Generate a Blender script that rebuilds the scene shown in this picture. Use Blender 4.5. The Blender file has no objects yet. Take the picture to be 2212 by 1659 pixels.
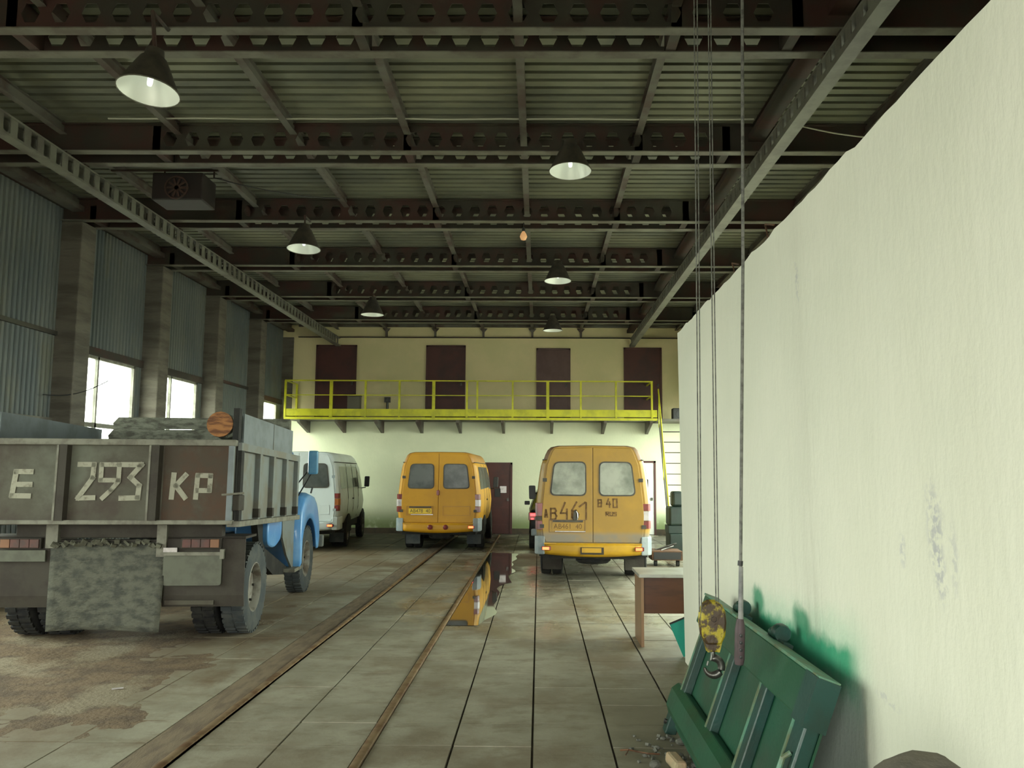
import bpy, bmesh, math, random
from mathutils import Vector, Matrix, noise as mn
random.seed(7)
S = bpy.context.scene
COL = S.collection
PI = math.pi
R = math.radians

# ------------------------------------------------------------------ camera, world, light, exposure
cam = bpy.data.objects.new('camera', bpy.data.cameras.new('camera'))
COL.objects.link(cam)
cam.data.sensor_width = 36
cam.data.lens = 1790 * 36 / 2212
cam.data.shift_x = -43.4 / 2212
cam.data.clip_start = .05
rt = Vector((0.99995403, 0.00819869, 0.00497205))
fw = Vector((-0.00867779, 0.99437589, 0.1055523))
up = Vector((-0.00407869, -0.10559059, 0.99440132))
cam.matrix_world = Matrix(((rt.x, up.x, -fw.x, 0), (rt.y, up.y, -fw.y, 0), (rt.z, up.z, -fw.z, 1.85), (0, 0, 0, 1)))
S.camera = cam

W = bpy.data.worlds.new('overcast_sky')
S.world = W
W.use_nodes = True
wb = W.node_tree.nodes['Background']
wb.inputs['Color'].default_value = (.98, 1.0, .91, 1)
wb.inputs['Strength'].default_value = 2.5

S.view_settings.view_transform = 'Standard'
S.view_settings.look = 'None'
S.view_settings.gamma = 1
S.view_settings.use_curve_mapping = False
S.view_settings.exposure = 2.6
S.cycles.use_denoising = True
S.cycles.max_bounces = 8
S.cycles.diffuse_bounces = 6
S.cycles.transparent_max_bounces = 12
S.cycles.sample_clamp_indirect = 6

def portal(name, loc, rot, sx, sy):
    l = bpy.data.lights.new(name, 'AREA')
    l.shape = 'RECTANGLE'; l.size = sx; l.size_y = sy
    l.cycles.is_portal = True
    o = bpy.data.objects.new(name, l)
    o.location = loc; o.rotation_euler = rot
    COL.objects.link(o)
# openings that let the overcast sky in: left windows, right windows, the open gate behind the camera
BEAM = [7.35 + 2.97 * k for k in range(-4, 7)]
LEFTW = [(14.05, 16.0), (17.0, 18.95), (22.95, 24.75), (8.0, 10.1), (5.0, 7.1), (2.05, 4.1)]  # last three are unseen windows, added to light the partition evenly
RIGHTW = [(8.9, 12.9), (13.6, 16.1), (16.7, 19.1), (19.6, 22.1), (22.6, 24.9)]
for a, b in LEFTW:
    portal('window_portal', (-7.98, (a + b) / 2, 2.4), (0, R(-90), 0), 2.9, b - a)
for a, b in RIGHTW:
    portal('window_portal', (4.62, (a + b) / 2, 2.3), (0, R(90), 0), 3.2, b - a)
portal('gate_portal', (-1.8, -5.45, 2.1), (R(90), 0, 0), 5.6, 4.2)

# ------------------------------------------------------------------ material helpers
def nt(name):
    m = bpy.data.materials.new(name)
    m.use_nodes = True
    return m, m.node_tree, m.node_tree.nodes['Principled BSDF']

def c4(c): return (c[0], c[1], c[2], 1)

class G:
    """small node graph helper working on world position"""
    def __init__(s, t):
        s.t = t
        s.pos = t.nodes.new('ShaderNodeNewGeometry').outputs['Position']
        s._xyz = None
    def xyz(s, i):
        if s._xyz is None:
            n = s.t.nodes.new('ShaderNodeSeparateXYZ'); s.t.links.new(s.pos, n.inputs[0]); s._xyz = n
        return s._xyz.outputs[i]
    def noise(s, scale, detail=4, stretch=(1, 1, 1), rough=.6, src=None):
        mp = s.t.nodes.new('ShaderNodeMapping'); mp.inputs['Scale'].default_value = stretch
        s.t.links.new(src or s.pos, mp.inputs['Vector'])
        n = s.t.nodes.new('ShaderNodeTexNoise'); n.inputs['Scale'].default_value = scale
        n.inputs['Detail'].default_value = detail; n.inputs['Roughness'].default_value = rough
        s.t.links.new(mp.outputs[0], n.inputs['Vector'])
        return n.outputs['Fac']
    def ramp(s, v, a, b, lo=0., hi=1., smooth=True):
        n = s.t.nodes.new('ShaderNodeMapRange')
        if smooth: n.interpolation_type = 'SMOOTHSTEP'
        s.t.links.new(v, n.inputs['Value'])
        if a <= b:
            n.inputs['From Min'].default_value = a; n.inputs['From Max'].default_value = b
            n.inputs['To Min'].default_value = lo; n.inputs['To Max'].default_value = hi
        else:
            n.inputs['From Min'].default_value = b; n.inputs['From Max'].default_value = a
            n.inputs['To Min'].default_value = hi; n.inputs['To Max'].default_value = lo
        return n.outputs['Result']
    def math(s, op, a, b=None):
        n = s.t.nodes.new('ShaderNodeMath'); n.operation = op
        for i, v in enumerate((a, b)):
            if v is None: continue
            if isinstance(v, (int, float)): n.inputs[i].default_value = v
            else: s.t.links.new(v, n.inputs[i])
        return n.outputs[0]
    def mul(s, *v):
        o = v[0]
        for x in v[1:]: o = s.math('MULTIPLY', o, x)
        return o
    def mix(s, f, a, b):
        n = s.t.nodes.new('ShaderNodeMix'); n.data_type = 'RGBA'
        if isinstance(f, (int, float)): n.inputs[0].default_value = f
        else: s.t.links.new(f, n.inputs[0])
        for i, v in ((6, a), (7, b)):
            if isinstance(v, tuple): n.inputs[i].default_value = c4(v)
            else: s.t.links.new(v, n.inputs[i])
        return n.outputs[2]
    def bump(s, v, bsdf, st=.3, dist=.01):
        n = s.t.nodes.new('ShaderNodeBump'); n.inputs['Strength'].default_value = st
        n.inputs['Distance'].default_value = dist
        s.t.links.new(v, n.inputs['Height']); s.t.links.new(n.outputs[0], bsdf.inputs['Normal'])

def M(name, c1, c2=None, scale=4, lo=.4, hi=.65, rough=.7, metal=0, bump=0, bscale=40, stretch=(1, 1, 1), dist=.01, c3=None, s3=1.3, lo3=.5, hi3=.7, coat=0, r2=None):
    m, t, b = nt(name)
    b.inputs['Roughness'].default_value = rough
    b.inputs['Metallic'].default_value = metal
    b.inputs['Base Color'].default_value = c4(c1)
    if coat: b.inputs['Coat Weight'].default_value = coat
    g = G(t)
    if c2:
        f = g.ramp(g.noise(scale, 5, stretch), lo, hi)
        col = g.mix(f, c1, c2)
        if c3: col = g.mix(g.ramp(g.noise(s3, 6, stretch), lo3, hi3), col, c3)
        t.links.new(col, b.inputs['Base Color'])
        if r2 is not None: t.links.new(g.ramp(g.noise(scale * .7, 3), lo, hi, rough, r2), b.inputs['Roughness'])
    if bump: g.bump(g.noise(bscale, 4, stretch), b, bump, dist)
    return m

def emis(name, c, st):
    m, t, b = nt(name)
    b.inputs['Base Color'].default_value = c4(c)
    b.inputs['Emission Color'].default_value = c4(c)
    b.inputs['Emission Strength'].default_value = st
    return m

def glass(name, tint=(.9, .95, .93), alpha=.25, rough=.05, base=(.05, .06, .06), dust=None):
    """thin pane: partly see-through, partly glossy"""
    m, t, b = nt(name)
    b.inputs['Base Color'].default_value = c4(base)
    b.inputs['Roughness'].default_value = rough
    tr = t.nodes.new('ShaderNodeBsdfTransparent'); tr.inputs[0].default_value = c4(tint)
    mx = t.nodes.new('ShaderNodeMixShader')
    out = t.nodes['Material Output']
    mx.inputs[0].default_value = alpha
    if dust:
        g = G(t)
        f = g.noise(2.5, 4)
        t.links.new(g.mix(g.ramp(f, .3, .7), base, dust), b.inputs['Base Color'])
        t.links.new(g.ramp(f, .3, .7, alpha, min(1, alpha + .2)), mx.inputs[0])
    t.links.new(tr.outputs[0], mx.inputs[1]); t.links.new(b.outputs[0], mx.inputs[2])
    t.links.new(mx.outputs[0], out.inputs[0])
    return m

K = {}
K['steel'] = M('dark_primer_steel', (.036, .031, .022), (.058, .024, .018), 1.6, rough=.75, bump=.15, c3=(.065, .065, .045), s3=.6)
K['flange'] = M('dusty_grey_steel', (.16, .155, .12), (.10, .085, .065), 2.5, rough=.6)
K['purlin'] = M('purlin_steel', (.13, .125, .10), (.07, .045, .035), 1.5, rough=.7)
K['rail_gir'] = M('runway_grey_paint', (.17, .17, .135), (.12, .11, .09), 3, rough=.5)
K['deck'] = M('roof_deck_zinc', (.17, .175, .12), (.10, .105, .078), .9, rough=.55, stretch=(.5, 1, 1), c3=(.22, .22, .15), s3=.5)
K['wallp'] = M('corrugated_wall_paint', (.15, .165, .15), (.10, .12, .12), .7, rough=.6, stretch=(1, 1, .4), c3=(.15, .155, .12), s3=1.8)
K['column'] = M('column_concrete', (.155, .14, .11), (.095, .085, .066), 2, rough=.9, bump=.8, bscale=9, stretch=(.4, .4, 2.2), dist=.04)
K['winframe'] = M('window_frame_paint', (.25, .25, .2), (.15, .14, .11), 5, rough=.6)
K['pane'] = glass('window_pane', (.96, 1, .97), .06, .2, (.5, .5, .48))
K['door'] = M('oxide_red_door', (.075, .022, .018), (.05, .018, .016), 2, rough=.55)
K['door2'] = M('faded_maroon_door', (.115, .062, .055), (.09, .045, .04), 2, rough=.5)
K['yellow'] = M('yellow_railing_paint', (.62, .60, .02), (.45, .44, .02), 3, rough=.45)
K['dark'] = M('black_rubbery_grime', (.012, .012, .011), (.025, .024, .02), 6, rough=.85)
K['tyre'] = M('tyre_rubber', (.010, .010, .011), (.026, .026, .022), 9, rough=.85, bump=.3)
K['tyred'] = M('dusty_tyre_rubber', (.04, .048, .052), (.07, .075, .07), 5, rough=.85, bump=.3)
K['rim'] = M('dirty_rim', (.22, .21, .18), (.10, .08, .06), 7, rough=.6)
K['rust'] = M('rust', (.14, .065, .03), (.07, .04, .025), 12, rough=.85, bump=.3)
K['railtop'] = M('rusty_rail_worn', (.30, .21, .12), (.17, .09, .045), 6, rough=.45, metal=.3)
K['railbed'] = M('oily_timber', (.21, .16, .10), (.14, .10, .065), 5, rough=.8, stretch=(3, .6, 1), bump=.4)
K['tail'] = M('truck_dirty_steel', (.062, .056, .037), (.045, .032, .022), 2.6, rough=.75, bump=.35, bscale=18, c3=(.11, .115, .085), s3=1.1, lo3=.45)
K['tailrust'] = M('truck_rusty_panel', (.052, .038, .024), (.065, .034, .018), 3.2, rough=.8, bump=.35, bscale=18, c3=(.08, .08, .06), s3=1.4)
K['tailedge'] = M('truck_worn_edge', (.19, .185, .145), (.12, .11, .085), 8, rough=.7, bump=.2)
K['side'] = M('truck_side_grey', (.165, .185, .18), (.15, .14, .11), 3, rough=.6)
K['board'] = M('grey_extension_board', (.18, .205, .22), (.14, .16, .165), 3, rough=.7)
K['flap'] = M('muddy_rubber_flap', (.105, .107, .082), (.05, .052, .043), 7, rough=.9, bump=.9, bscale=16, dist=.03, stretch=(1, 1, 1.8))
K['guard'] = M('brown_mudguard', (.042, .036, .026), (.03, .023, .017), 4, rough=.8, bump=.3)
K['platebl'] = M('dirty_blank_plate', (.105, .11, .08), (.08, .08, .06), 5, rough=.7)
K['paintw'] = M('hand_painted_white', (.30, .29, .225), (.15, .135, .10), 18, lo=.5, hi=.75, rough=.8)
K['blue'] = M('sky_blue_cab', (.09, .27, .58), (.14, .34, .62), 3, rough=.35, coat=.3)
K['bluel'] = M('blue_mirror_housing', (.08, .25, .42), (.12, .3, .45), 6, rough=.3, coat=.4)
K['redlamp'] = M('red_lens', (.20, .025, .02), (.14, .03, .03), 9, rough=.3)
K['dullred'] = M('grimy_red_lens', (.10, .03, .022), (.06, .025, .02), 12, rough=.5)
K['dullamber'] = M('grimy_amber_lens', (.20, .085, .035), None, rough=.5)
K['amber'] = M('amber_lens', (.32, .10, .02), None, rough=.3)
K['clear'] = M('clear_lens', (.55, .5, .5), (.4, .36, .36), 12, rough=.25)
K['bark'] = M('grey_bark', (.20, .21, .165), (.09, .09, .07), 6, rough=.95, bump=1, bscale=14, dist=.04, stretch=(1, 1, 2.5))
K['cut'] = M('sawn_wood_end', (.34, .15, .05), (.13, .05, .02), 11, rough=.8, stretch=(.6, .6, 2.6), bump=.5)
K['mud'] = M('dried_mud', (.13, .13, .095), (.08, .078, .055), 8, rough=.95, bump=.8)
K['vblack'] = M('black_trim', (.02, .02, .02), None, rough=.5)
K['gasket'] = M('rubber_gasket', (.06, .055, .05), (.09, .08, .06), 8, rough=.8)
K['greyp'] = M('grey_bumper_plastic', (.22, .27, .29), (.30, .33, .33), 5, rough=.5)
K['white'] = M('white_van_paint', (.60, .66, .66), (.54, .59, .58), 2, rough=.3, coat=.2)
K['darkcar'] = M('dark_car_paint', (.012, .012, .014), None, rough=.25, coat=.5)
K['lit'] = emis('lit_rear_lamp', (1, .10, .03), .9)
K['litr'] = emis('lit_red_lamp', (1, .03, .03), 1.4)
K['plate'] = M('yellow_number_plate', (.75, .50, .02), None, rough=.4)
K['ink'] = M('plate_lettering', (.10, .07, .02), None, rough=.6)
K['finger'] = M('lettering_in_dust', (.12, .062, .018), (.19, .10, .03), 16, lo=.42, hi=.6, rough=.8)
K['chrome'] = M('bright_metal', (.6, .6, .58), None, rough=.3, metal=1)
K['gtail'] = M('green_gate_paint', (.008, .075, .036), (.012, .058, .028), 3, rough=.45, bump=.25, bscale=14, c3=(.035, .06, .035), s3=1.6, lo3=.52, hi3=.75)
K['gdark'] = M('dark_green_paint', (.006, .05, .04), (.01, .035, .025), 4, rough=.4, bump=.2)
K['gedge'] = M('worn_green_edge', (.10, .25, .17), (.12, .15, .08), 9, rough=.5)
K['hookpaint'] = M('chipped_yellow_paint', (.36, .29, .015), (.05, .028, .012), 14, lo=.44, hi=.54, rough=.5, stretch=(1, 1, .8), bump=.4)
K['oily'] = M('oily_steel', (.10, .10, .09), (.04, .035, .03), 14, rough=.35, metal=.7)
K['rope'] = M('wire_rope', (.16, .16, .14), (.07, .07, .06), 30, rough=.6)
K['pendant'] = M('pendant_rubber', (.07, .045, .05), (.045, .03, .03), 12, rough=.6)
K['pendant2'] = M('pendant_grey_sleeve', (.22, .22, .21), (.12, .12, .12), 12, rough=.5)
K['cable'] = M('pale_cable', (.45, .45, .36), None, rough=.6)
K['deskw'] = M('brown_veneer', (.10, .032, .012), (.07, .024, .01), 5, rough=.35, stretch=(.5, 2, 3))
K['deskl'] = M('light_veneer_edge', (.27, .15, .075), (.22, .12, .06), 5, rough=.45, stretch=(3, 3, .5))
K['desktop'] = M('worn_grey_desk_top', (.42, .42, .38), (.30, .29, .26), 4, rough=.3)
K['teal'] = M('teal_board', (.015, .30, .22), (.02, .25, .19), 3, rough=.5)
K['tealm'] = M('green_machine_paint', (.010, .026, .019), (.008, .018, .013), 5, rough=.45)
K['lampout'] = M('lamp_shade_metal', (.07, .06, .045), (.04, .035, .03), 6, rough=.6)
K['sack'] = M('dirty_sackcloth', (.14, .125, .095), (.085, .08, .065), 5, rough=.95, bump=.6, bscale=30)
K['brick'] = M('pale_brick', (.40, .27, .16), (.33, .27, .16), 5, rough=.9, bump=.5)
K['stone'] = M('grey_rubble', (.14, .14, .115), (.09, .09, .075), 9, rough=.95, bump=.6)
K['bulb'] = emis('warm_bulb', (.70, .38, .17), .09)
K['heater'] = M('dark_red_heater', (.016, .009, .008), (.012, .009, .008), 3, rough=.6)
K['greybox'] = M('grey_box', (.14, .13, .095), None, rough=.6)
K['doorw'] = M('white_door_leaf', (.75, .75, .70), None, rough=.5)
K['ground'] = M('yard_ground', (.30, .29, .26), (.22, .21, .18), .4, rough=.9)

def lamp_inner():
    m, t, b = nt('lamp_reflector')
    b.inputs['Base Color'].default_value = (.92, .95, .90, 1)
    b.inputs['Roughness'].default_value = .35
    b.inputs['Metallic'].default_value = .15
    return m
K['lampin'] = lamp_inner()
K['lampbulb'] = emis('frosted_lamp_bulb', (.88, .95, .86), .26)

def plaster(name, c1, c2, stain=False, low=None):
    m, t, b = nt(name)
    g = G(t)
    b.inputs['Roughness'].default_value = .8
    col = g.mix(g.ramp(g.noise(.8, 4), .35, .65), c1, c2)
    if low:   # damp green-stained foot of the wall
        f = g.mul(g.ramp(g.xyz(2), .85, .2), g.ramp(g.noise(2.2, 5), .3, .5))
        col = g.mix(f, col, low)
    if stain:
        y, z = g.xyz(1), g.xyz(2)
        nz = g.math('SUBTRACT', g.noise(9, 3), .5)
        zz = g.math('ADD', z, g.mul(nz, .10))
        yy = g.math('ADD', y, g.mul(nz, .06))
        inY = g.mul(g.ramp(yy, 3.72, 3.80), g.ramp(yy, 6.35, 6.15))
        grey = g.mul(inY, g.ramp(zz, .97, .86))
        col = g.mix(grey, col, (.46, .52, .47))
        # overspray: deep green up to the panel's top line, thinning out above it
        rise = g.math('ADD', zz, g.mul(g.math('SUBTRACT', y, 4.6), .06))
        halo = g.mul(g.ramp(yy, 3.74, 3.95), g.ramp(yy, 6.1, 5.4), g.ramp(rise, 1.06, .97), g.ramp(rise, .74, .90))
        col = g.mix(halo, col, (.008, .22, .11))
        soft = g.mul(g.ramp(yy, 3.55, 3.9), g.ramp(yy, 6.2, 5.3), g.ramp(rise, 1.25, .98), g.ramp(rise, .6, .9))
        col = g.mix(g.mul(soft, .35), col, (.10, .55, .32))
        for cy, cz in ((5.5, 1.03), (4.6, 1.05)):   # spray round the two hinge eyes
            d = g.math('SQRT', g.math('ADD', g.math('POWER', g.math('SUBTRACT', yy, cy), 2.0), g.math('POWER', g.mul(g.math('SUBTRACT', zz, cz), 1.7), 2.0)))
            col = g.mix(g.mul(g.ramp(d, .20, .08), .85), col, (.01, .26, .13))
        # violet smudges
        for cy, cz, ry, rz, k in ((4.38, 2.87, .03, .10, .35), (2.99, 1.66, .06, .14, .55), (2.97, 1.50, .05, .10, .5), (3.27, 1.56, .03, .06, .4), (2.86, 1.56, .03, .12, .3), (3.5, .93, .10, .02, .3)):
            d = g.math('SQRT', g.math('ADD', g.math('POWER', g.mul(g.math('SUBTRACT', yy, cy), 1 / ry), 2.0), g.math('POWER', g.mul(g.math('SUBTRACT', zz, cz), 1 / rz), 2.0)))
            col = g.mix(g.mul(g.ramp(d, 1.5, .3), g.ramp(g.noise(30, 2), .4, .6), k), col, (.30, .30, .42))
        st = g.ramp(g.noise(1.1, 5, (1, 1, .12)), .45, .8)
        col = g.mix(g.mul(st, .25), col, (.62, .62, .48))
    t.links.new(col, b.inputs['Base Color'])
    g.bump(g.noise(22, 4, (1, 1, .5)), b, .35, .012)
    return m
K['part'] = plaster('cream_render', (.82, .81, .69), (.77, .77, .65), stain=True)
K['low'] = plaster('lower_wall_paint', (.68, .70, .50), (.62, .65, .46), low=(.22, .28, .12))
K['upw'] = plaster('upper_wall_paint', (.72, .62, .36), (.64, .58, .32))

def floor_mat(name='concrete_slab', base=False):
    m, t, b = nt(name)
    g = G(t)
    c = g.mix(g.ramp(g.noise(1.7, 6), .35, .65), (.345, .325, .25), (.26, .24, .178))
    # long brown dirt streaks, heavier towards the truck side and in the tracks
    dm = g.ramp(g.noise(.9, 7, (1, .75, 1), .65), .44, .64)
    left = g.ramp(g.xyz(0), -1.8, -3.6, .38, 1.)
    left2 = g.math('MINIMUM', g.math('ADD', left, g.mul(g.ramp(g.noise(.35, 3), .4, .6), .35)), 1.0)
    c = g.mix(g.mul(dm, left2), c, (.155, .108, .062))
    fine = g.ramp(g.noise(5, 7, (.6, 1, 1), .72), .47, .66)
    c = g.mix(g.mul(fine, .6), c, (.17, .14, .09))
    c = g.mix(g.mul(g.ramp(g.xyz(0), -2.7, -4.0), g.ramp(g.noise(1.3, 5), .3, .6, .4, .85)), c, (.17, .125, .075))
    near_gate = g.mul(g.ramp(g.xyz(0), .0, .9), g.ramp(g.xyz(1), 8.2, 6.6), .8)
    c = g.mix(near_gate, c, (.15, .135, .09))
    oil = g.mul(g.ramp(g.xyz(1), 19.3, 21.0), g.ramp(g.noise(1.1, 5), .32, .5), .85)
    c = g.mix(oil, c, (.05, .045, .035))
    if base:
        c = g.mix(.0, (.07, .055, .035), (.05, .04, .03))
    t.links.new(c, b.inputs['Base Color'])
    wet = g.mul(g.ramp(g.noise(.8, 5, (1, .6, 1)), .42, .56), g.ramp(g.xyz(1), 7.5, 10.5), g.ramp(g.xyz(0), -2.7, -1.7))
    t.links.new(g.ramp(wet, 0, 1, .62, .27), b.inputs['Roughness'])
    b.inputs['Specular IOR Level'].default_value = .35
    g.bump(g.noise(26, 5), b, .25, .008)
    return m
K['slab'] = floor_mat()
K['bed'] = M('joint_dirt', (.085, .066, .042), (.06, .05, .035), 5, rough=.95)
K['dirt'] = M('brown_dirt', (.17, .115, .065), (.10, .068, .04), 3.5, rough=.9, bump=.8, bscale=22, dist=.03, c3=(.23, .19, .125), s3=1.2, lo3=.5, hi3=.62)
def water_mat():
    m, t, b = nt('puddle_water')
    b.inputs['Base Color'].default_value = (.035, .03, .02, 1)
    b.inputs['Roughness'].default_value = .03
    b.inputs['IOR'].default_value = 1.6
    b.inputs['Specular IOR Level'].default_value = .9
    b.inputs['Coat Weight'].default_value = 1
    return m
K['water'] = water_mat()

def dusty(name, paint, paint2, dust, z0, z1, amt=.8, ns=3):
    """vehicle paint with road dust that thickens towards the sill"""
    m, t, b = nt(name)
    g = G(t)
    c = g.mix(g.ramp(g.noise(2, 4), .35, .65), paint, paint2)
    f = g.mul(g.ramp(g.xyz(2), z1, z0), g.ramp(g.noise(ns, 5), .3, .6, .5, 1), amt)
    c = g.mix(f, c, dust)
    t.links.new(c, b.inputs['Base Color'])
    b.inputs['Roughness'].default_value = .45
    return m
K['vanR'] = dusty('dusty_orange_paint', (.37, .205, .016), (.31, .175, .018), (.20, .175, .135), .80, .90, .95)
K['vanRr'] = M('dirty_roof_paint', (.22, .12, .05), (.17, .10, .045), 4, rough=.6)
K['vanRb'] = M('orange_bumper', (.52, .29, .008), (.44, .24, .01), 3, rough=.5)
K['vanM'] = M('amber_yellow_paint', (.55, .27, .002), (.49, .235, .002), 2, rough=.5)
K['vanMr'] = M('amber_roof_paint', (.42, .20, .03), (.36, .18, .04), 3, rough=.5)
K['gdust'] = glass('dusty_van_glass', (.5, .5, .45), .80, .5, (.19, .21, .17), (.36, .37, .31))
K['gvan'] = glass('van_glass', (.4, .42, .42), .62, .3, (.07, .08, .075), (.12, .13, .12))
K['gside'] = glass('van_side_glass', (.4, .42, .38), .75, .12, (.16, .18, .13), (.25, .26, .2))

# ------------------------------------------------------------------ mesh helpers
class MB:
    def __init__(s): s.v = []; s.f = []; s.T = None
    def av(s, pts):
        n = len(s.v)
        for p in pts:
            p = Vector(p)
            if s.T is not None: p = s.T @ p
            s.v.append(tuple(p))
        return n
    def box(s, x0, x1, y0, y1, z0, z1):
        n = s.av([(x0, y0, z0), (x1, y0, z0), (x1, y1, z0), (x0, y1, z0), (x0, y0, z1), (x1, y0, z1), (x1, y1, z1), (x0, y1, z1)])
        for q in ((0, 3, 2, 1), (4, 5, 6, 7), (0, 1, 5, 4), (1, 2, 6, 5), (2, 3, 7, 6), (3, 0, 4, 7)):
            s.f.append(tuple(n + i for i in q))
        return s
    def rbox(s, c, size, rot=(0, 0, 0)):
        from mathutils import Euler
        m = Euler(rot).to_matrix()
        hx, hy, hz = [k / 2 for k in size]
        P = [Vector(c) + m @ Vector(p) for p in ((-hx, -hy, -hz), (hx, -hy, -hz), (hx, hy, -hz), (-hx, hy, -hz), (-hx, -hy, hz), (hx, -hy, hz), (hx, hy, hz), (-hx, hy, hz))]
        n = s.av(P)
        for q in ((0, 3, 2, 1), (4, 5, 6, 7), (0, 1, 5, 4), (1, 2, 6, 5), (2, 3, 7, 6), (3, 0, 4, 7)):
            s.f.append(tuple(n + i for i in q))
        return s
    def prism(s, poly, axis, a, b):
        """poly in the two other axes (kept in xyz order), extruded along axis from a to b"""
        def P(p, d):
            return (d, p[0], p[1]) if axis == 'x' else (p[0], d, p[1]) if axis == 'y' else (p[0], p[1], d)
        k = len(poly)
        n = s.av([P(p, a) for p in poly] + [P(p, b) for p in poly])
        s.f.append(tuple(n + i for i in range(k)))
        s.f.append(tuple(n + k + i for i in reversed(range(k))))
        for i in range(k):
            j = (i + 1) % k
            s.f.append((n + i, n + k + i, n + k + j, n + j))
        return s
    def tube(s, pts, r, n=8, caps=True):
        pts = [Vector(p) for p in pts]
        rr = r if isinstance(r, (list, tuple)) else [r] * len(pts)
        rings = []
        for i, p in enumerate(pts):
            d = (pts[min(i + 1, len(pts) - 1)] - pts[max(i - 1, 0)]).normalized()
            a = Vector((0, 0, 1)) if abs(d.z) < .9 else Vector((1, 0, 0))
            u = d.cross(a).normalized(); w = d.cross(u).normalized()
            rings.append(s.av([p + (u * math.cos(2 * PI * k / n) + w * math.sin(2 * PI * k / n)) * rr[i] for k in range(n)]))
        for a, b in zip(rings, rings[1:]):
            for k in range(n):
                j = (k + 1) % n
                s.f.append((a + k, a + j, b + j, b + k))
        if caps:
            s.f.append(tuple(rings[0] + k for k in reversed(range(n))))
            s.f.append(tuple(rings[-1] + k for k in range(n)))
        return s
    def lathe(s, prof, c=(0, 0, 0), axis='z', n=24, close=False):
        """prof: list of (radius, height along axis)"""
        rings = []
        for r, h in prof:
            ps = []
            for k in range(n):
                a = 2 * PI * k / n
                u, w = r * math.cos(a), r * math.sin(a)
                p = (u, w, h) if axis == 'z' else (h, u, w) if axis == 'x' else (w, h, u)
                ps.append((p[0] + c[0], p[1] + c[1], p[2] + c[2]))
            rings.append(s.av(ps))
        prs = list(zip(rings, rings[1:]))
        if close: prs.append((rings[-1], rings[0]))
        for a, b in prs:
            for k in range(n):
                j = (k + 1) % n
                s.f.append((a + k, a + j, b + j, b + k))
        return s
    def grid(s, fn, nu, nv):
        n = s.av([fn(i / nu, j / nv) for j in range(nv + 1) for i in range(nu + 1)])
        for j in range(nv):
            for i in range(nu):
                a = n + j * (nu + 1) + i
                s.f.append((a, a + 1, a + nu + 2, a + nu + 1))
        return s
    def mesh(s, name, mat, smooth=None):
        me = bpy.data.meshes.new(name)
        me.from_pydata(s.v, [], s.f)
        bm = bmesh.new(); bm.from_mesh(me)
        bmesh.ops.recalc_face_normals(bm, faces=bm.faces)
        bm.to_mesh(me); bm.free()
        me.materials.append(mat)
        if smooth is not None:
            me.shade_smooth()
            me.set_sharp_from_angle(angle=R(smooth))
        return me
    def build(s, name, mat, parent=None, smooth=None, bevel=0, solid=0):
        o = bpy.data.objects.new(name, s.mesh(name, mat, smooth))
        COL.objects.link(o)
        if parent: o.parent = parent
        if solid:
            md = o.modifiers.new('thickness', 'SOLIDIFY'); md.thickness = solid
        if bevel:
            md = o.modifiers.new('bevel', 'BEVEL'); md.width = bevel; md.segments = 2; md.limit_method = 'ANGLE'
            md.angle_limit = R(40)
        return o

def bx(*a): return MB().box(*a)

def rpoly(pts, r, n=5):
    """rounded polygon"""
    out = []
    k = len(pts)
    for i in range(k):
        p = Vector(pts[i]); a = Vector(pts[i - 1]); b = Vector(pts[(i + 1) % k])
        da = (a - p); db = (b - p)
        rr = min(r, da.length * .45, db.length * .45)
        A = p + da.normalized() * rr; B = p + db.normalized() * rr
        for j in range(n + 1):
            t = j / n
            q = A * (1 - t) ** 2 + p * 2 * t * (1 - t) + B * t ** 2
            out.append((q.x, q.y))
    return out

def thing(name, label, cat, loc=(0, 0, 0), rz=0, group=None):
    o = bpy.data.objects.new(name, None); COL.objects.link(o)
    o.location = loc; o.rotation_euler = (0, 0, rz); o.empty_display_size = .2
    o['label'] = label; o['category'] = cat
    if group: o['group'] = group
    return o
def tag(o, label, cat, group=None):
    o['label'] = label; o['category'] = cat
    if group: o['group'] = group
    return o
def struct(o, label=None):
    o['kind'] = 'structure'
    if label: o['label'] = label
    return o
def empty(name, loc=(0, 0, 0), parent=None):
    o = bpy.data.objects.new(name, None); COL.objects.link(o); o.location = loc
    if parent: o.parent = parent
    return o
def dup(root, parent=None):
    c = root.copy(); COL.objects.link(c)
    if parent is not None: c.parent = parent
    for ch in list(root.children): dup(ch, c)
    return c

def text_mesh(txt, size, mat, name, parent, loc, rot=(R(90), 0, 0), depth=.002, sx=1):
    cu = bpy.data.curves.new('t', 'FONT'); cu.body = txt; cu.size = size; cu.extrude = depth
    cu.align_x = 'CENTER'; cu.align_y = 'CENTER'
    tmp = bpy.data.objects.new('t', cu); COL.objects.link(tmp)
    me = bpy.data.meshes.new_from_object(tmp)
    bpy.data.objects.remove(tmp); bpy.data.curves.remove(cu)
    me.materials.clear(); me.materials.append(mat)
    o = bpy.data.objects.new(name, me); COL.objects.link(o)
    o.parent = parent; o.location = loc; o.rotation_euler = rot; o.scale = (sx, 1, 1)
    return o

def strokes(mb, lines, w, y, th, fx, fz):
    """flat painted strokes in the plane y, coordinates mapped by fx, fz"""
    for ln in lines:
        P = [Vector((fx(a), fz(b))) for a, b in ln]
        for p, q in zip(P, P[1:]):
            d = (q - p).normalized(); nrm = Vector((-d.y, d.x)) * w / 2
            p2 = p - d * w * .4; q2 = q + d * w * .4
            mb.prism([tuple(p2 + nrm), tuple(q2 + nrm), tuple(q2 - nrm), tuple(p2 - nrm)], 'y', y, y - th)

# ================================================================== SETTING
XL, XR, YF, YB, ZD = -7.9, 4.5, -5.5, 25.17, 6.33

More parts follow.
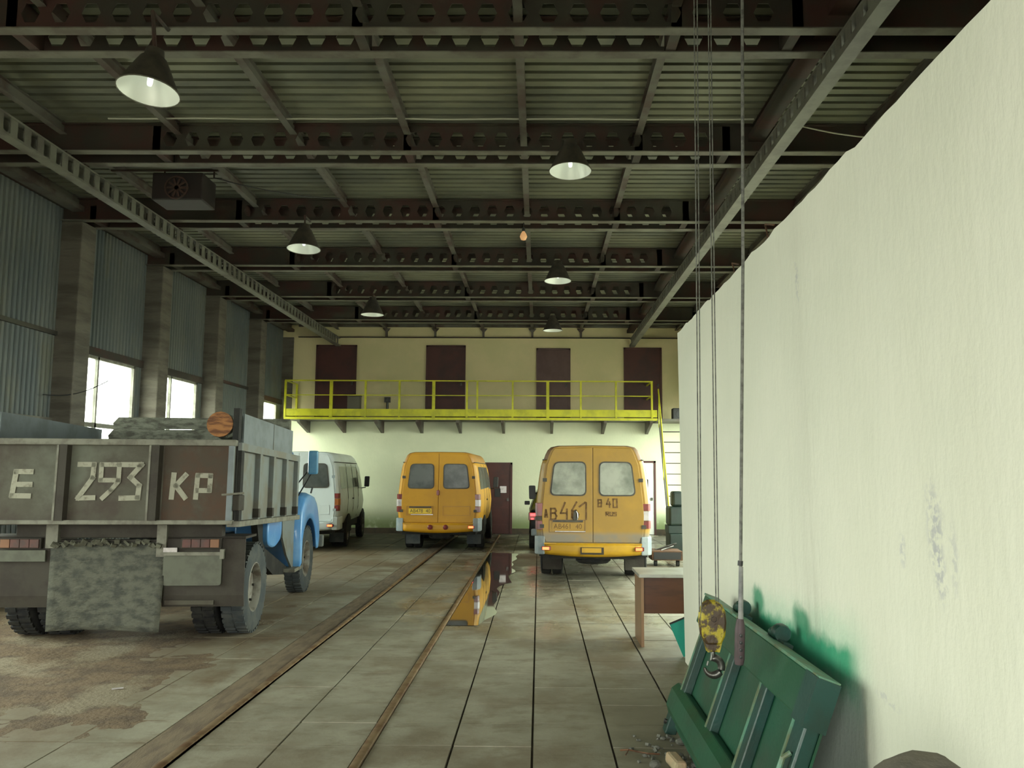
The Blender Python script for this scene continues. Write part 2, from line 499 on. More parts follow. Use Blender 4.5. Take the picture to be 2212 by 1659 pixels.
# ---- floor: bed, slabs (parts), rails
fl = MB().box(XL - .3, XR + .3, YF - .3, YB + .3, -.3, -.022).build('floor', K['bed'])
struct(fl, 'concrete slab floor of the garage hall')
xcols = [-1.12 + .542 * i for i in range(0, 11)] + [-2.33 + .565 * i for i in range(0, 2)] + [-2.66 - .54 * i for i in range(1, 10)]
widths = {}
cells = []
for i in range(0, 10): cells.append((-1.12 + .541 * i, .541))
for i in range(0, 2): cells.append((-2.33 + .572 * i, .572))
for i in range(1, 10): cells.append((-2.66 - .541 * i, .541))
sl = []
for cx, w in cells:
    off = random.uniform(-.02, .02)
    y = 2.26 + off
    while y < YB - .2:
        sl.append((cx, w, y)); y += .513
def slabmesh(w):
    g = .008
    return MB().box(g, w - g, g, .513 - g, -.02, 0).mesh('floor_slab', K['slab'])
ms = {}
for w in (.541, .572):
    bm = bmesh.new(); me = slabmesh(w); bm.from_mesh(me)
    bm.to_mesh(me); bm.free(); ms[w] = me
def vis(s):
    x, w, y = s
    # what a visitor can pick apart: the nearest ones in the open part of the hall
    return y + (0 if -4.5 < x < 1.3 else 30) + (0 if abs((x + .3) / max(y, 1)) < .62 else 12)
sl.sort(key=vis)
rest = MB()
for i, (x, w, y) in enumerate(sl):
    dz = random.uniform(-.003, .001)
    if i < 298:
        o = bpy.data.objects.new('floor_slab', ms[w]); COL.objects.link(o); o.parent = fl
        o.location = (x, y, dz)
        o.rotation_euler = (random.uniform(-.003, .003), random.uniform(-.003, .003), 0)
    else:
        rest.box(x + .006, x + w - .006, y + .006, y + .507, -.02, dz)
o = rest.build('distant_slabs', K['slab'], fl); o['kind'] = 'stuff'
o = MB().box(XL - .2, XR + .2, YF - .3, 2.24, -.02, -.002).build('concrete_apron', K['slab'], fl)

def rail(name, x, label, bedx0, bedx1, lo=1.5):
    t = thing(name, label, 'floor rail', (x, lo, 0))
    m = MB()
    m.prism([(-.03, -.02), (.03, -.02), (.03, .012), (.022, .018), (-.022, .018), (-.03, .012)], 'y', 0, 24.6 - lo)
    m.build('rail_head', K['railtop'], t, smooth=40)
    m = MB().box(bedx0 - x, bedx1 - x, 0, 24.6 - lo, -.02, .002)
    m.build('rail_bed', K['railbed'], t)
    return t
rail('floor_rail', -2.37, 'left rusty rail with a wide brown bed along the slab floor', -2.655, -2.34)
rail('floor_rail', -1.15, 'right rusty rail with a dark groove beside the puddle', -1.185, -1.125)
o = bx(-1.235, -1.185, 1.5, 24.6, -.02, -.012).build('rail_groove', K['dark']); o.parent = fl

# puddle
m = MB()
n = 46
L, Rr = [], []
for i in range(n + 1):
    y = 10.25 + (19.3 - 10.25) * i / n
    wl = -1.11
    wr = -.60 + .13 * mn.noise(Vector((y * 1.3, 3, 1))) + (.10 if y > 14 else 0) - (.25 * max(0, 10.9 - y))
    if i == n: wr = wl + .1
    L.append((wl, y, .004)); Rr.append((wr, y, .004))
k = m.av(L + Rr)
for i in range(n): m.f.append((k + i, k + n + 1 + i, k + n + 2 + i, k + i + 1))
o = m.build('puddle', K['water']); tag(o, 'long still puddle on the slabs beside the right rail', 'puddle')

# dirt blown over the slabs on the truck side
def dirtf(u, v):
    x = XL + .45 + u * (4.9); y = 3.2 + v * 8.6
    h = mn.fractal(Vector((x * .9, y * .8, 3)), 1, 2, 5) * .018
    edge = min(1, (-2.62 - x) / 1.9, (y - 3.1) / .8, (11.9 - y) / 2)
    diag = (x + 4.0)
    z = -.003 + .005 * (y < 8.2) + h + .016 * max(-1, edge) - max(0, diag) * .010
    return (x, y, max(-.021, min(z, .012)))
o = MB().grid(dirtf, 100, 150).build('dirt', K['dirt'], smooth=60); tag(o, 'brown dirt spread over the slabs behind the dump truck', 'dirt'); o['kind'] = 'stuff'

# ---- roof: corrugated deck
m = MB()
y = YF; prof = []
while y < YB + .2:
    prof += [(y, 0), (y + .11, 0), (y + .12, .11), (y + .18, .11)]
    y += .19
k = m.av([(XL - .1, p[0], ZD + p[1]) for p in prof] + [(XR + .1, p[0], ZD + p[1]) for p in prof])
for i in range(len(prof) - 1): m.f.append((k + i, k + len(prof) + i, k + len(prof) + i + 1, k + i + 1))
ceil = m.build('ceiling', K['deck'], solid=.01); struct(ceil, 'corrugated metal roof deck')
o = bx(XL - .3, XR + .3, YF - .2, YB + .3, ZD + .15, ZD + .27).build('roof_insulation', K['dark'], ceil)
for i, x in enumerate([-7.65, -6.2, -4.70, -3.20, -1.72, -.22, 1.27, 2.78, 4.2]):
    m = MB().box(x - .045, x + .045, YF, YB, 6.185, 6.197).box(x - .045, x + .045, YF, YB, 6.318, 6.33).box(x - .008, x + .008, YF, YB, 6.197, 6.318)
    if i in (0, 7): m.box(x - .10, x + .10, YF, YB, 6.10, 6.185)
    m.build('purlin', K['purlin'] if i not in (7,) else K['steel'], ceil)

# ---- castellated twin girders
def web(m, y):
    z0, z1 = 5.952, 6.30; zc = (z0 + z1) / 2; hh = .095
    x0, x1 = -4.95, 2.33; p = .287
    n = int((x1 - x0) / p); x1 = x0 + n * p
    def quad(a, b, c, d):
        k = m.av([(q[0], y, q[1]) for q in (a, b, c, d)]); m.f.append((k, k + 1, k + 2, k + 3))
    quad((XL, z0), (x0, z0), (x0, z1), (XL, z1)); quad((x1, z0), (XR, z0), (XR, z1), (x1, z1))
    for i in range(n):
        a = x0 + i * p
        xs = (a, a + .05, a + .095, a + .192, a + .237, a + p)
        zt = (zc, zc, zc - hh, zc - hh, zc, zc)
        for j in range(5):
            quad((xs[j], z0), (xs[j + 1], z0), (xs[j + 1], zt[j + 1]), (xs[j], zt[j]))
            quad((xs[j], 2 * zc - zt[j]), (xs[j + 1], 2 * zc - zt[j + 1]), (xs[j + 1], z1), (xs[j], z1))
webm = MB(); web(webm, 0); webme = webm.mesh('web', K['steel'])
fm = MB().box(XL, XR, -.065, .065, 5.94, 5.952)
flm = fm.mesh('lower_flange', K['flange'])
tm = MB().box(XL, XR, -.065, .065, 6.30, 6.312).mesh('upper_flange', K['steel'])
names = ['nearest the gateway', 'behind the camera', 'above the camera', 'above the near end of the partition', 'nearest in view, carrying the first bell lamp', 'second in view, carrying the right-hand first lamp', 'third in view', 'fourth in view', 'fifth in view', 'sixth in view, next to the back wall']
for i, yb in enumerate(BEAM[:-1]):
    t = empty('beam', (0, yb, 0)); struct(t, 'twin castellated roof girder, ' + names[i])
    for dy in (0, .44):
        for nm, me in (('web', webme), ('lower_flange', flm), ('upper_flange', tm)):
            o = bpy.data.objects.new(nm, me); COL.objects.link(o); o.parent = t; o.location.y = dy
            if nm == 'web':
                md = o.modifiers.new('thickness', 'SOLIDIFY'); md.thickness = .012
    m = MB()
    for x in (-7.4, -4.98, -1.72, 1.27, 2.4, 4.2): m.box(x - .05, x + .05, 0, .44, 5.955, 6.2 if x not in (-4.98, 2.4) else 6.3)
    m.build('tie_plate', K['steel'], t)

# ---- hoist runways hung under the girders
def runway(x, label):
    t = thing('hoist_runway', label, 'crane rail', (x, YF, 5.66))
    Ln = YB - YF - .05
    MB().box(-.075, .075, 0, Ln, 0, .03).box(-.075, -.06, 0, Ln, .03, .07).build('bottom_chord', K['rail_gir'], t)
    MB().box(-.055, .055, 0, Ln, .235, .26).build('top_chord', K['rail_gir'], t)
    m = MB(); y = .1
    while y < Ln - .2:
        m.box(-.05, -.038, y, y + .13, .03, .235).box(.038, .05, y, y + .13, .03, .235); y += .26
    o = m.build('batten_plates', K['rail_gir'], t); o['kind'] = 'stuff'
    for yb in BEAM[:-1]:
        if yb < 3: continue
        for dy in (0, .44):
            bx(-.06, .06, yb + dy - YF - .05, yb + dy - YF + .05, .26, .28).build('hanger_clamp', K['steel'], t)
runway(-6.17, 'left hoist runway, a batten lattice running the length of the roof')
runway(2.83, 'right hoist runway over the top of the cream partition')

# ---- left wall
wl = MB().box(XL - .16, XL - .08, YF, YB, -.02, .9).build('wall_left', K['upw']); struct(wl, 'left corrugated metal wall with columns and windows')
def corr(y0, y1, z0, z1, name='corrugated_panel', x=XL, mat=None):
    m = MB(); pr = []; y = y0
    while y < y1:
        for d, xx in ((0, 0), (.05, 0), (.065, -.028), (.105, -.028)):
            if y + d < y1: pr.append((y + d, xx))
        y += .12
    pr.append((y1, 0))
    k = m.av([(x + q[1], q[0], z0) for q in pr] + [(x + q[1], q[0], z1) for q in pr])
    for i in range(len(pr) - 1): m.f.append((k + i, k + len(pr) + i, k + len(pr) + i + 1, k + i + 1))
    return m.build(name, mat or K['wallp'], wl, solid=.006)
bays = [(BEAM[i] + .42, BEAM[i + 1]) for i in range(len(BEAM) - 1)]
for a, b in bays:
    wn = [w for w in LEFTW if a - .1 < w[0] < b]
    if wn:
        w0, w1 = wn[0]
        corr(a, b, 3.88, ZD); corr(a, w0, .9, 3.88); corr(w1, b, .9, 3.88)
        bx(XL, XL + .05, a, b, 3.86, 4.0).build('girt', K['steel'], wl)
    else:
        corr(a, b, 4.07, ZD); corr(a, b, .9, 4.03)
        bx(XL, XL + .05, a, b, 4.02, 4.09).build('girt', K['steel'], wl)
    corr(a, b, 0, .9)
    bx(XL, XL + .08, a, b, 6.15, 6.33).build('girt', K['steel'], wl)
    bx(XL, XL + .06, a, b, 2.62, 2.68).build('girt', K['flange'], wl) if not wn else None
for a, b in ((YF, 1.9), (4.2, 4.9), (7.2, 7.9), (10.2, 13.9), (16.1, 16.9), (19.1, 22.8), (24.9, 25.3)):
    bx(XL - .12, XL - .09, a, b, 0, ZD).build('outer_sheet', K['wallp'], wl)
for i, yb in enumerate(BEAM):
    o = bx(XL - .05, -7.55, yb - .02, yb + .42, 0, 5.94).build('column', K['column'], wl, bevel=.02)
for wi, (a, b) in enumerate(LEFTW):
    w = empty('window_%d' % (wi + 1), (XL - .02, a, .9)); struct(w, ['first window from the near end of the left wall', 'second window from the near end of the left wall', 'small visible window next to the back wall', 'unseen left wall window beside the truck, added to light the partition', 'unseen left wall window behind the truck, added to light the partition', 'unseen left wall window nearest the gateway, added to light the partition'][wi])
    L_ = b - a
    zt = 2.97
    m = MB()
    for z0, z1 in ((0, .06), (zt - .06, zt), (1.70, 1.78)): m.box(-.03, .03, 0, L_, z0, z1)
    m.box(-.03, .03, 0, .05, 0, zt).box(-.03, .03, L_ - .05, L_, 0, zt)
    m.build('window_frame', K['winframe'], w)
    bx(-.03, .03, .58, .63, 0, zt).build('mullion', K['winframe'], w)
    for p0, p1 in ((.05, .58), (.63, L_ - .05)):
        for z0, z1 in ((.06, 1.70), (1.78, zt - .06)):
            bx(-.004, .004, p0, p1, z0, z1).build('pane', K['pane'], w)

# ---- right wall of the hall (mostly behind the partition)
wr = MB()
edges = [8.45] + [e for w in RIGHTW for e in w] + [YB]
for i in range(0, len(edges), 2): wr.box(XR + .0, XR + .12, edges[i], edges[i + 1], 0, ZD)
for a, b in RIGHTW: wr.box(XR, XR + .12, a, b, 0, .7).box(XR, XR + .12, a, b, 3.9, ZD)
wr.box(XR, XR + .12, YF, 8.45, 0, ZD)
wr = wr.build('wall_right', K['low']); struct(wr, 'right outer wall of the hall, behind the partition')
for wi, (a, b) in enumerate(RIGHTW):
    w = empty('window_%d' % (wi + 7), (XR + .03, a, .7)); struct(w, 'tall window in the right outer wall, number %d from the partition' % (wi + 1))
    L_ = b - a
    m = MB().box(-.03, .03, 0, L_, 0, .05).box(-.03, .03, 0, L_, 3.15, 3.2).box(-.03, .03, 0, .05, 0, 3.2).box(-.03, .03, L_ - .05, L_, 0, 3.2).box(-.03, .03, 0, L_, 1.55, 1.6)
    m.build('window_frame', K['winframe'], w)
    for p0, p1 in ((.05, L_ / 2), (L_ / 2, L_ - .05)):
        bx(-.004, .004, p0, p1, .05, 3.15).build('pane', K['pane'], w)

# ---- back wall
zc = 3.36
bw = MB().box(XL - .1, XR + .1, YB, YB + .15, -.02, zc).build('wall_back', K['low']); struct(bw, 'back wall, pale below the balcony and tan above')
bx(XL - .1, XR + .1, YB - .003, YB + .15, zc, ZD + .1).build('upper_wall', K['upw'], bw)
bx(-7.4, XR, YB - .10, YB - .02, 5.925, 5.95).build('wall_beam_flange', K['steel'], bw)
m = MB()
for x in (-4.70, -3.20, -1.72, -.22, 1.27):
    m.prism([(x - .12, 6.22), (x + .12, 6.22), (x + .035, 6.12), (x + .03, 5.95), (x - .03, 5.95), (x - .035, 6.12)], 'y', YB - .08, YB - .01)
m.box(-7.4, 4.5, YB - .1, YB - .02, 6.26, 6.33)
m.build('purlin_bracket', K['purlin'], bw)
m = MB()
for z0 in (.0,): m.box(XL, XR, YB - .02, YB, 0, .16)
m.build('baseboard_back', K['bed'], bw)

def door(n, x0, x1, z0, z1, mat, label, frame=None, ribs=0, y=YB):
    d = empty('door_%d' % n, ((x0 + x1) / 2, y, z0)); struct(d, label)
    h = (x1 - x0) / 2; H = z1 - z0
    m = MB().box(-h, -h + .06, -.05, .0, 0, H).box(h - .06, h, -.05, .0, 0, H).box(-h, h, -.05, .0, H - .06, H)
    m.build('door_frame', frame or mat, d)
    bx(-h + .06, h - .06, -.03, -.005, .01, H - .06).build('door_leaf', mat, d)
    if ribs:
        m = MB(); k = 0
        for i in range(ribs):
            z = .12 + i * (H - .3) / ribs
            m.box(-h + .14, h - .14, -.042, -.03, z, z + (H - .3) / ribs * .6)
        m.build('door_boards', mat, d)
    bx(h - .16, h - .10, -.07, -.03, H * .46, H * .50).build('door_handle', K['oily'], d)
    return d
door(1, -6.85, -5.60, 3.42, 5.70, K['door'], 'first maroon door from the left on the balcony')
door(2, -3.47, -2.26, 3.42, 5.70, K['door'], 'second maroon door from the left on the balcony')
door(3, -.09, .95, 3.42, 5.62, K['door2'], 'third, paler maroon door on the balcony')
door(4, 2.58, 3.74, 3.42, 5.65, K['door'], 'rightmost maroon door on the balcony')
d5 = door(5, -1.75, -.80, 0, 2.13, K['door'], 'boarded maroon door on the ground floor between the two yellow vans', ribs=7)
bx(.10, .30, -.05, -.043, 1.22, 1.42).build('paper_notice', K['clear'], d5)
bx(-.05, .12, -.05, -.043, 1.10, 1.35).build('dark_sign', K['vblack'], d5)
d6 = door(6, 2.75, 3.52, 0, 2.2, K['doorw'], 'brown framed door with white leaf at the right of the back wall', frame=K['door'])
bx(-.22, .10, -.12, -.06, .9, 1.95).build('hanging_sheet', K['doorw'], d6)

# ---- front wall behind the camera with the open gateway
m = MB().box(XL - .1, -4.6, YF - .15, YF, 0, ZD).box(1.0, XR + .1, YF - .15, YF, 0, ZD).box(-4.6, 1.0, YF - .15, YF, 4.2, ZD)
struct(m.build('wall_front', K['low']), 'front wall with the open vehicle gateway, behind the camera')
struct(bx(-60, 60, -60, 90, -.45, -.31).build('ground', K['ground']), 'yard outside the hall')

# ---- the cream partition on the right
def wtop(y): return 3.27 + .018 * mn.noise(Vector((y * 3.1, 0, 0))) + .014 * mn.noise(Vector((y * 11, 5, 0)))
m = MB()
n = 130
A, B, C_, D_ = [], [], [], []
for i in range(n + 1):
    y = YF + (8.4 - YF) * i / n
    xt = 1.354 + (1.412 - 1.354) * max(0, min(1, (y - 2.37) / 6.03))
    wob = .006 * mn.noise(Vector((y * .8, 1, 0)))
    A.append((1.445 + wob, y, 0)); B.append((xt + wob, y, wtop(y))); C_.append((xt + .16, y, wtop(y) + .004)); D_.append((1.60, y, 0))
k = m.av(A + B + C_ + D_); q = n + 1
for i in range(n):
    for r_ in range(3): m.f.append((k + r_ * q + i, k + r_ * q + i + 1, k + (r_ + 1) * q + i + 1, k + (r_ + 1) * q + i))
m.f.append((k, k + q, k + 2 * q, k + 3 * q)); m.f.append((k + n, k + 3 * q + n, k + 2 * q + n, k + q + n))
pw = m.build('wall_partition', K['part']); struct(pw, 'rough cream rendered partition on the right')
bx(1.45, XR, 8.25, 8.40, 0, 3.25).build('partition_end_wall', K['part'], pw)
m = MB()
for yy, zz in ((6.1, .05), (5.2, .07)):
    m.tube([(1.50, yy, 3.25), (1.46, yy, 3.30 + zz), (1.42, yy - .1, 3.34 + zz), (1.44, yy - .22, 3.30 + zz)], .006, 5)
m.build('bent_wire', K['rust'], pw)

# ================================================================== BALCONY AND STAIR
YA = 24.0
bal = thing('balcony', 'yellow railed steel balcony along the back wall', 'balcony', (-2.0, YA, 3.35))
ox = -2.0
m = MB().box(-7.42 - ox, 3.42 - ox, .02, 1.14, 0, .05); m.build('balcony_deck', K['purlin'], bal)
bx(-7.42 - ox, 3.42 - ox, -.01, .01, .09, .30).build('toe_board', K['yellow'], bal)
bx(-7.42 - ox, 3.42 - ox, -.03, .04, -.01, .06).build('edge_beam', K['yellow'], bal)
MB().box(-7.42 - ox, 3.30 - ox, -.025, .025, 1.11, 1.145).build('handrail', K['yellow'], bal)
MB().box(-7.42 - ox, 3.30 - ox, -.012, .012, .69, .715).build('mid_rail', K['yellow'], bal)
for i, x in enumerate((-7.40, -6.06, -5.06, -4.07, -3.07, -2.10, -1.80, -.77, .25, 1.21, 2.23, 3.27)):
    w = .045 if i in (1, 4, 8) else .028
    bx(x - ox - w, x - ox + w * .9, -.03, .03, .05, 1.12).build('post', K['yellow'], bal)
m = MB()
for z in (1.11, .69): m.box(-7.42 - ox, -7.38 - ox, 0, 1.14, z, z + .03)
m.box(-7.42 - ox, -7.40 - ox, 0, 1.14, .05, .28)
m.build('left_end_rail', K['yellow'], bal)
bx(-7.42 - ox, -7.36 - ox, 1.06, 1.12, .05, 1.12).build('post', K['yellow'], bal)
m = MB()
for z in (1.11, .69): m.box(3.25 - ox, 3.29 - ox, 0, 1.14, z, z + .03)
m.build('right_end_rail', K['yellow'], bal)
for x in (-7.0, -5.9, -4.75, -3.55, -2.38, -1.07, .38, 1.92, 3.25):
    MB().prism([(.0, -.0), (1.15, 0), (1.15, -.35), (1.08, -.35), (.0, -.09)], 'x', x - ox - .04, x - ox + .04).build('bracket', K['purlin'], bal)
bx(3.42 - ox, XR - .02 - ox, .02, 1.14, -.02, .05).build('landing', K['purlin'], bal)

st = thing('stair', 'steep open stair with thin bar treads at the right end of the balcony', 'stair', (3.47, 22.1, 0))
hs = 3.30; run = 1.76
for x in (0, .95):
    MB().prism([(0, 0), (.14, 0), (run + .1, hs), (run - .03, hs)], 'x', x - .02, x + .02).build('stringer', K['purlin'] if x else K['flange'], st)
for i in range(1, 11):
    z = hs * i / 11; y = run * i / 11
    MB().box(.02, .93, y, y + .022, z, z + .022).box(.02, .93, y + .16, y + .18, z, z + .022).box(.02, .93, y + .08, y + .095, z + .004, z + .02).build('tread', K['steel'], st)
MB().tube([(-.03, 0.05, .95), (-.03, run + .02, hs + .95)], .02, 8).build('handrail', K['yellow'], st)
for z, y in ((0, .07), (hs * .5, run * .52), (hs * .95, run * .97)):
    MB().tube([(-.03, y, z), (-.03, y, z + .98)], .015, 6).build('handrail_post', K['yellow'], st)

b = thing('loudspeaker_box', 'black box on the landing at the top of the stair', 'box', (4.15, 24.5, 3.40))
bx(-.22, .22, -.15, .15, 0, .34).build('housing', K['vblack'], b, bevel=.02)
MB().lathe([(.13, -.155), (.11, -.14), (.03, -.13)], (0, 0, .17), 'y').build('cone', K['dark'], b)
b = thing('crate', 'grey square box on the balcony beside the first door', 'box', (-5.55, 24.75, 3.40))
bx(-.18, .18, -.15, .15, 0, .68).build('box_body', K['greybox'], b, bevel=.015)
bx(-.19, .19, -.16, .16, .68, .71).build('box_lid', K['greybox'], b)
b = thing('wall_valve', 'small dark fitting on the wall between the first two balcony doors', 'valve', (-4.62, YB - .06, 3.85))
MB().tube([(0, 0, -.2), (0, 0, .2)], .035, 8).box(-.09, .09, -.05, .05, .08, .24).build('valve_body', K['oily'], b)
MB().lathe([(.06, -.10), (.07, -.09), (.06, -.08)], (0, 0, .15), 'y', 12).build('hand_wheel', K['oily'], b)

# ================================================================== BELL LAMPS
def bell(i, x, y, z, top, label, tilt=(0, 0)):
    t = thing('high_bay_lamp', label, 'lamp', (x, y, z), group='bell lamps under the roof girders')
    t.rotation_euler = (R(tilt[0]), R(tilt[1]), 0); t.scale = (.92, .92, .92)
    MB().lathe([(.285, 0), (.262, .05), (.215, .15), (.165, .26), (.125, .34), (.095, .37), (.085, .44), (.0, .45)], n=32).build('lamp_shade', K['lampout'], t, smooth=40)
    MB().lathe([(.283, .001), (.255, .05), (.205, .15), (.155, .25), (.11, .31), (.0, .32)], n=32).build('reflector', K['lampin'], t, smooth=40)
    MB().lathe([(.0, .06), (.02, .065), (.026, .09), (.026, .26), (.02, .31)], n=16).build('bulb', K['lampbulb'], t, smooth=40)
    q = (top - z - .012) / .92; Rm = t.rotation_euler.to_matrix().inverted()
    MB().tube([(0, 0, .43), Rm @ Vector((0, .0, q)), Rm @ Vector((0, .34, q)), Rm @ Vector((0, .34, q + .02))], .02, 6).build('bracket', K['steel'], t)
    MB().lathe([(.282, -.004), (.290, -.004), (.290, .006), (.282, .006)], n=32, close=True).build('rim', K['flange'], t)
L6 = [(-3.47, 6.99, 5.18, 'nearest bell lamp, tilted, top left under the first girder', (-6, 3)),
      (.375, 9.96, 5.566, 'right-hand bell lamp under the second girder', (-4, 0)),
      (-3.78, 12.93, 5.379, 'left-hand bell lamp under the third girder', (-4, 0)),
      (.354, 15.9, 5.565, 'right-hand bell lamp under the fourth girder', (-2, 0)),
      (-3.87, 18.87, 5.449, 'left-hand bell lamp under the fifth girder', (0, 0)),
      (.353, 21.84, 5.605, 'right-hand bell lamp nearest the back wall', (0, 0))]
for i, (x, y, z, lb, tl) in enumerate(L6): bell(i, x, y, z, 5.94, lb, tl)
b = thing('bare_bulb', 'small bare warm bulb hanging from the third girder', 'bulb', (-.27, 13.31, 5.70))
MB().lathe([(0, -.065), (.04, -.05), (.062, 0), (.045, .05), (.022, .085), (.02, .10)], n=16).build('globe', K['bulb'], b, smooth=60)
MB().lathe([(.022, .09), (.026, .1), (.026, .15), (0, .16)], n=12).build('socket', K['vblack'], b)
MB().tube([(0, 0, .15), (0, 0, .24)], .006, 5).build('cord', K['vblack'], b)

b = thing('unit_heater', 'dark red box heater hung above the left hoist runway', 'heater', (-5.15, 11.6, 5.60))
bx(-.36, .36, -.25, .25, .06, .46).build('casing', K['heater'], b, bevel=.02)
MB().lathe([(.17, -.255), (.17, -.28), (.15, -.28), (.15, -.255)], (0, 0, .23), 'y', 20, True).build('fan_ring', K['steel'], b)
m = MB()
for k in range(5): m.rbox((0, -.265, .23), (.28, .008, .03), (0, k * PI / 5, 0))
m.build('fan_blades', K['steel'], b)
m = MB()
for x in (-.3, .42): m.tube([(x, 0, .46), (x, 0, .57)], .012, 6)
m.box(-1.08, .48, -.02, .02, .565, .585)
m.build('hanger', K['steel'], b)
o = MB().tube([(-4.66, 11.4, 6.0), (-4.3, 11.5, 5.93), (-4.0, 11.8, 5.95), (-3.6, 12.3, 6.03), (-3.2, 12.8, 6.17)], .008, 5).build('loose_cable', K['vblack'])
tag(o, 'thin black cable drooping from the heater to a purlin', 'cable')

pts = [(-5.4 + i * .35, 9.9, 6.215 + .018 * mn.noise(Vector((i * .45, 2, 0)))) for i in range(24)]
o = MB().tube(pts, .010, 6).build('pale_cable', K['cable']); tag(o, 'long pale cable strung below the roof deck before the second girder', 'cable')
pts = [(3.0 + 1.5 * t, 9.9 - .02 * t, 6.19 - .30 * t + .06 * t * t - .04 * math.sin(t * PI)) for t in [k / 10 for k in range(11)]]
o = MB().tube(pts, .009, 6).build('pale_cable', K['cable']); tag(o, 'short pale cable sagging from the right runway towards the partition', 'cable')
pts = [(XL + .1 + .55 * t, 12.9 + .9 * t, 3.02 + .32 * t - .1 * math.sin(PI * t)) for t in [k / 8 for k in range(9)]]
o = MB().tube(pts, .008, 5).build('wall_cable', K['vblack']); tag(o, 'thin dark cable slung across the nearest column of the left wall', 'cable')

# ================================================================== HOIST
hz = 5.2
h = thing('chain_hoist', 'yellow hook block of the hoist hanging on wire ropes before the green tailgate', 'hoist', (.94, 4.6, .78))
def T(p): return (p[0] - .94, p[1] - 4.6, p[2] - .78)
m = MB()
for a, b_ in (((.905, 4.6, 5.6), (.872, 4.6, 1.10)), ((.925, 4.6, 5.6), (.884, 4.6, 1.10)), ((.985, 4.6, 5.6), (.962, 4.6, 1.10)), ((1.0, 4.6, 5.6), (.976, 4.6, 1.10))):
    m.tube([T(a), T(b_)], .0035, 6)
m.build('wire_rope', K['rope'], h)
# block: two domed cheek plates round a sheave
def cheek(s_):
    m = MB()
    prof = [(-.062, .20), (-.070, .27), (-.066, .325), (-.048, .365), (-.02, .382), (.02, .382), (.048, .365), (.066, .325), (.070, .27), (.062, .20), (.04, .155), (-.04, .155)]
    m.prism(prof, 'y', s_ * .018, s_ * .045)
    return m
for s_ in (-1, 1): cheek(s_).build('cheek_plate', K['hookpaint'], h, bevel=.012, smooth=40)
MB().lathe([(.055, -.016), (.062, -.016), (.050, -.006), (.050, .006), (.062, .016), (.055, .016)], (0, 0, .29), 'y', 24, True).build('sheave', K['oily'], h, smooth=40)
MB().lathe([(.014, -.055), (.014, .055)], (0, 0, .29), 'y', 12).build('axle_pin', K['oily'], h)
MB().box(-.030, .030, -.03, .03, .115, .165).build('crosshead', K['hookpaint'], h, bevel=.008)
MB().prism([(-.045, .165), (-.025, .165), (-.018, .115), (-.032, .115)], 'y', -.032, .032).prism([(.025, .165), (.045, .165), (.032, .115), (.018, .115)], 'y', -.032, .032).build('swivel_housing', K['hookpaint'], h)
hp = [(0, 0, .13), (0, 0, .09)]
rad = [.012, .013]
for k in range(0, 15):
    a = R(95 - k * 19)
    hp.append((.0 + .046 * math.cos(a), 0, .035 + .046 * math.sin(a)))
    rad.append(.021 if k < 10 else .021 - (k - 9) * .0025)
MB().tube(hp, rad, 10).build('hook', K['oily'], h, smooth=50)
MB().tube([(-.024, 0, .062), (-.030, 0, .04)], .006, 6).build('safety_latch', K['chrome'], h)
# trolley above, on a short cross beam between the girders
t = thing('hoist_trolley', 'hoist drum and trolley on its cross beam, above the frame', 'hoist', (.95, 4.6, 5.55))
MB().box(-7.1, 1.9, -.06, .06, .09, .11).box(-7.1, 1.9, -.06, .06, .0, .015).box(-7.1, 1.9, -.01, .01, .015, .09).build('cross_beam', K['yellow'], t)
MB().lathe([(.0, -.25), (.12, -.25), (.12, .25), (.0, .25)], (0, 0, -.12), 'x', 20).build('drum', K['hookpaint'], t, smooth=40)
bx(.25, .5, -.12, .12, -.24, 0).build('motor', K['oily'], t, bevel=.02)

p = thing('pendant_control', 'rubber pendant control hanging on a cable beside the hook block', 'pendant control', (1.04, 4.4, .87))
def T(q): return (q[0] - 1.04, q[1] - 4.4, q[2] - .87)
MB().tube([T((1.15, 4.4, 5.6)), T((1.10, 4.4, 3.0)), T((1.052, 4.4, 1.36))], .009, 8).build('control_cable', K['rope'], p)
MB().tube([T((1.054, 4.4, 1.365)), T((1.047, 4.4, 1.10)), T((1.043, 4.4, 1.03))], [.011, .014, .02], 10).build('strain_relief', K['pendant2'], p, smooth=50)
MB().tube([T((1.044, 4.4, 1.10)), T((1.042, 4.4, 1.05)), T((1.036, 4.4, .90)), T((1.034, 4.4, .87))], [.018, .027, .027, .022], 12).build('handset', K['pendant'], p, smooth=50)
for k in range(4):
    MB().lathe([(.0, -.034), (.009, -.032), (.009, -.02)], T((1.04 - .001 * k, 4.4, 1.02 - k * .036)), 'y', 10).build('push_button', K['vblack'], p)
MB().tube([T((1.05, 4.4, 1.37)), T((1.052, 4.4, 1.395))], .014, 8).build('cable_gland', K['vblack'], p)

# ================================================================== GREEN TAILGATE against the partition
gt = thing('tailgate', 'green dump truck tailgate leaning on the partition', 'tailgate', (.95, 3.73, 0))
ang = math.atan2(.35, .95)
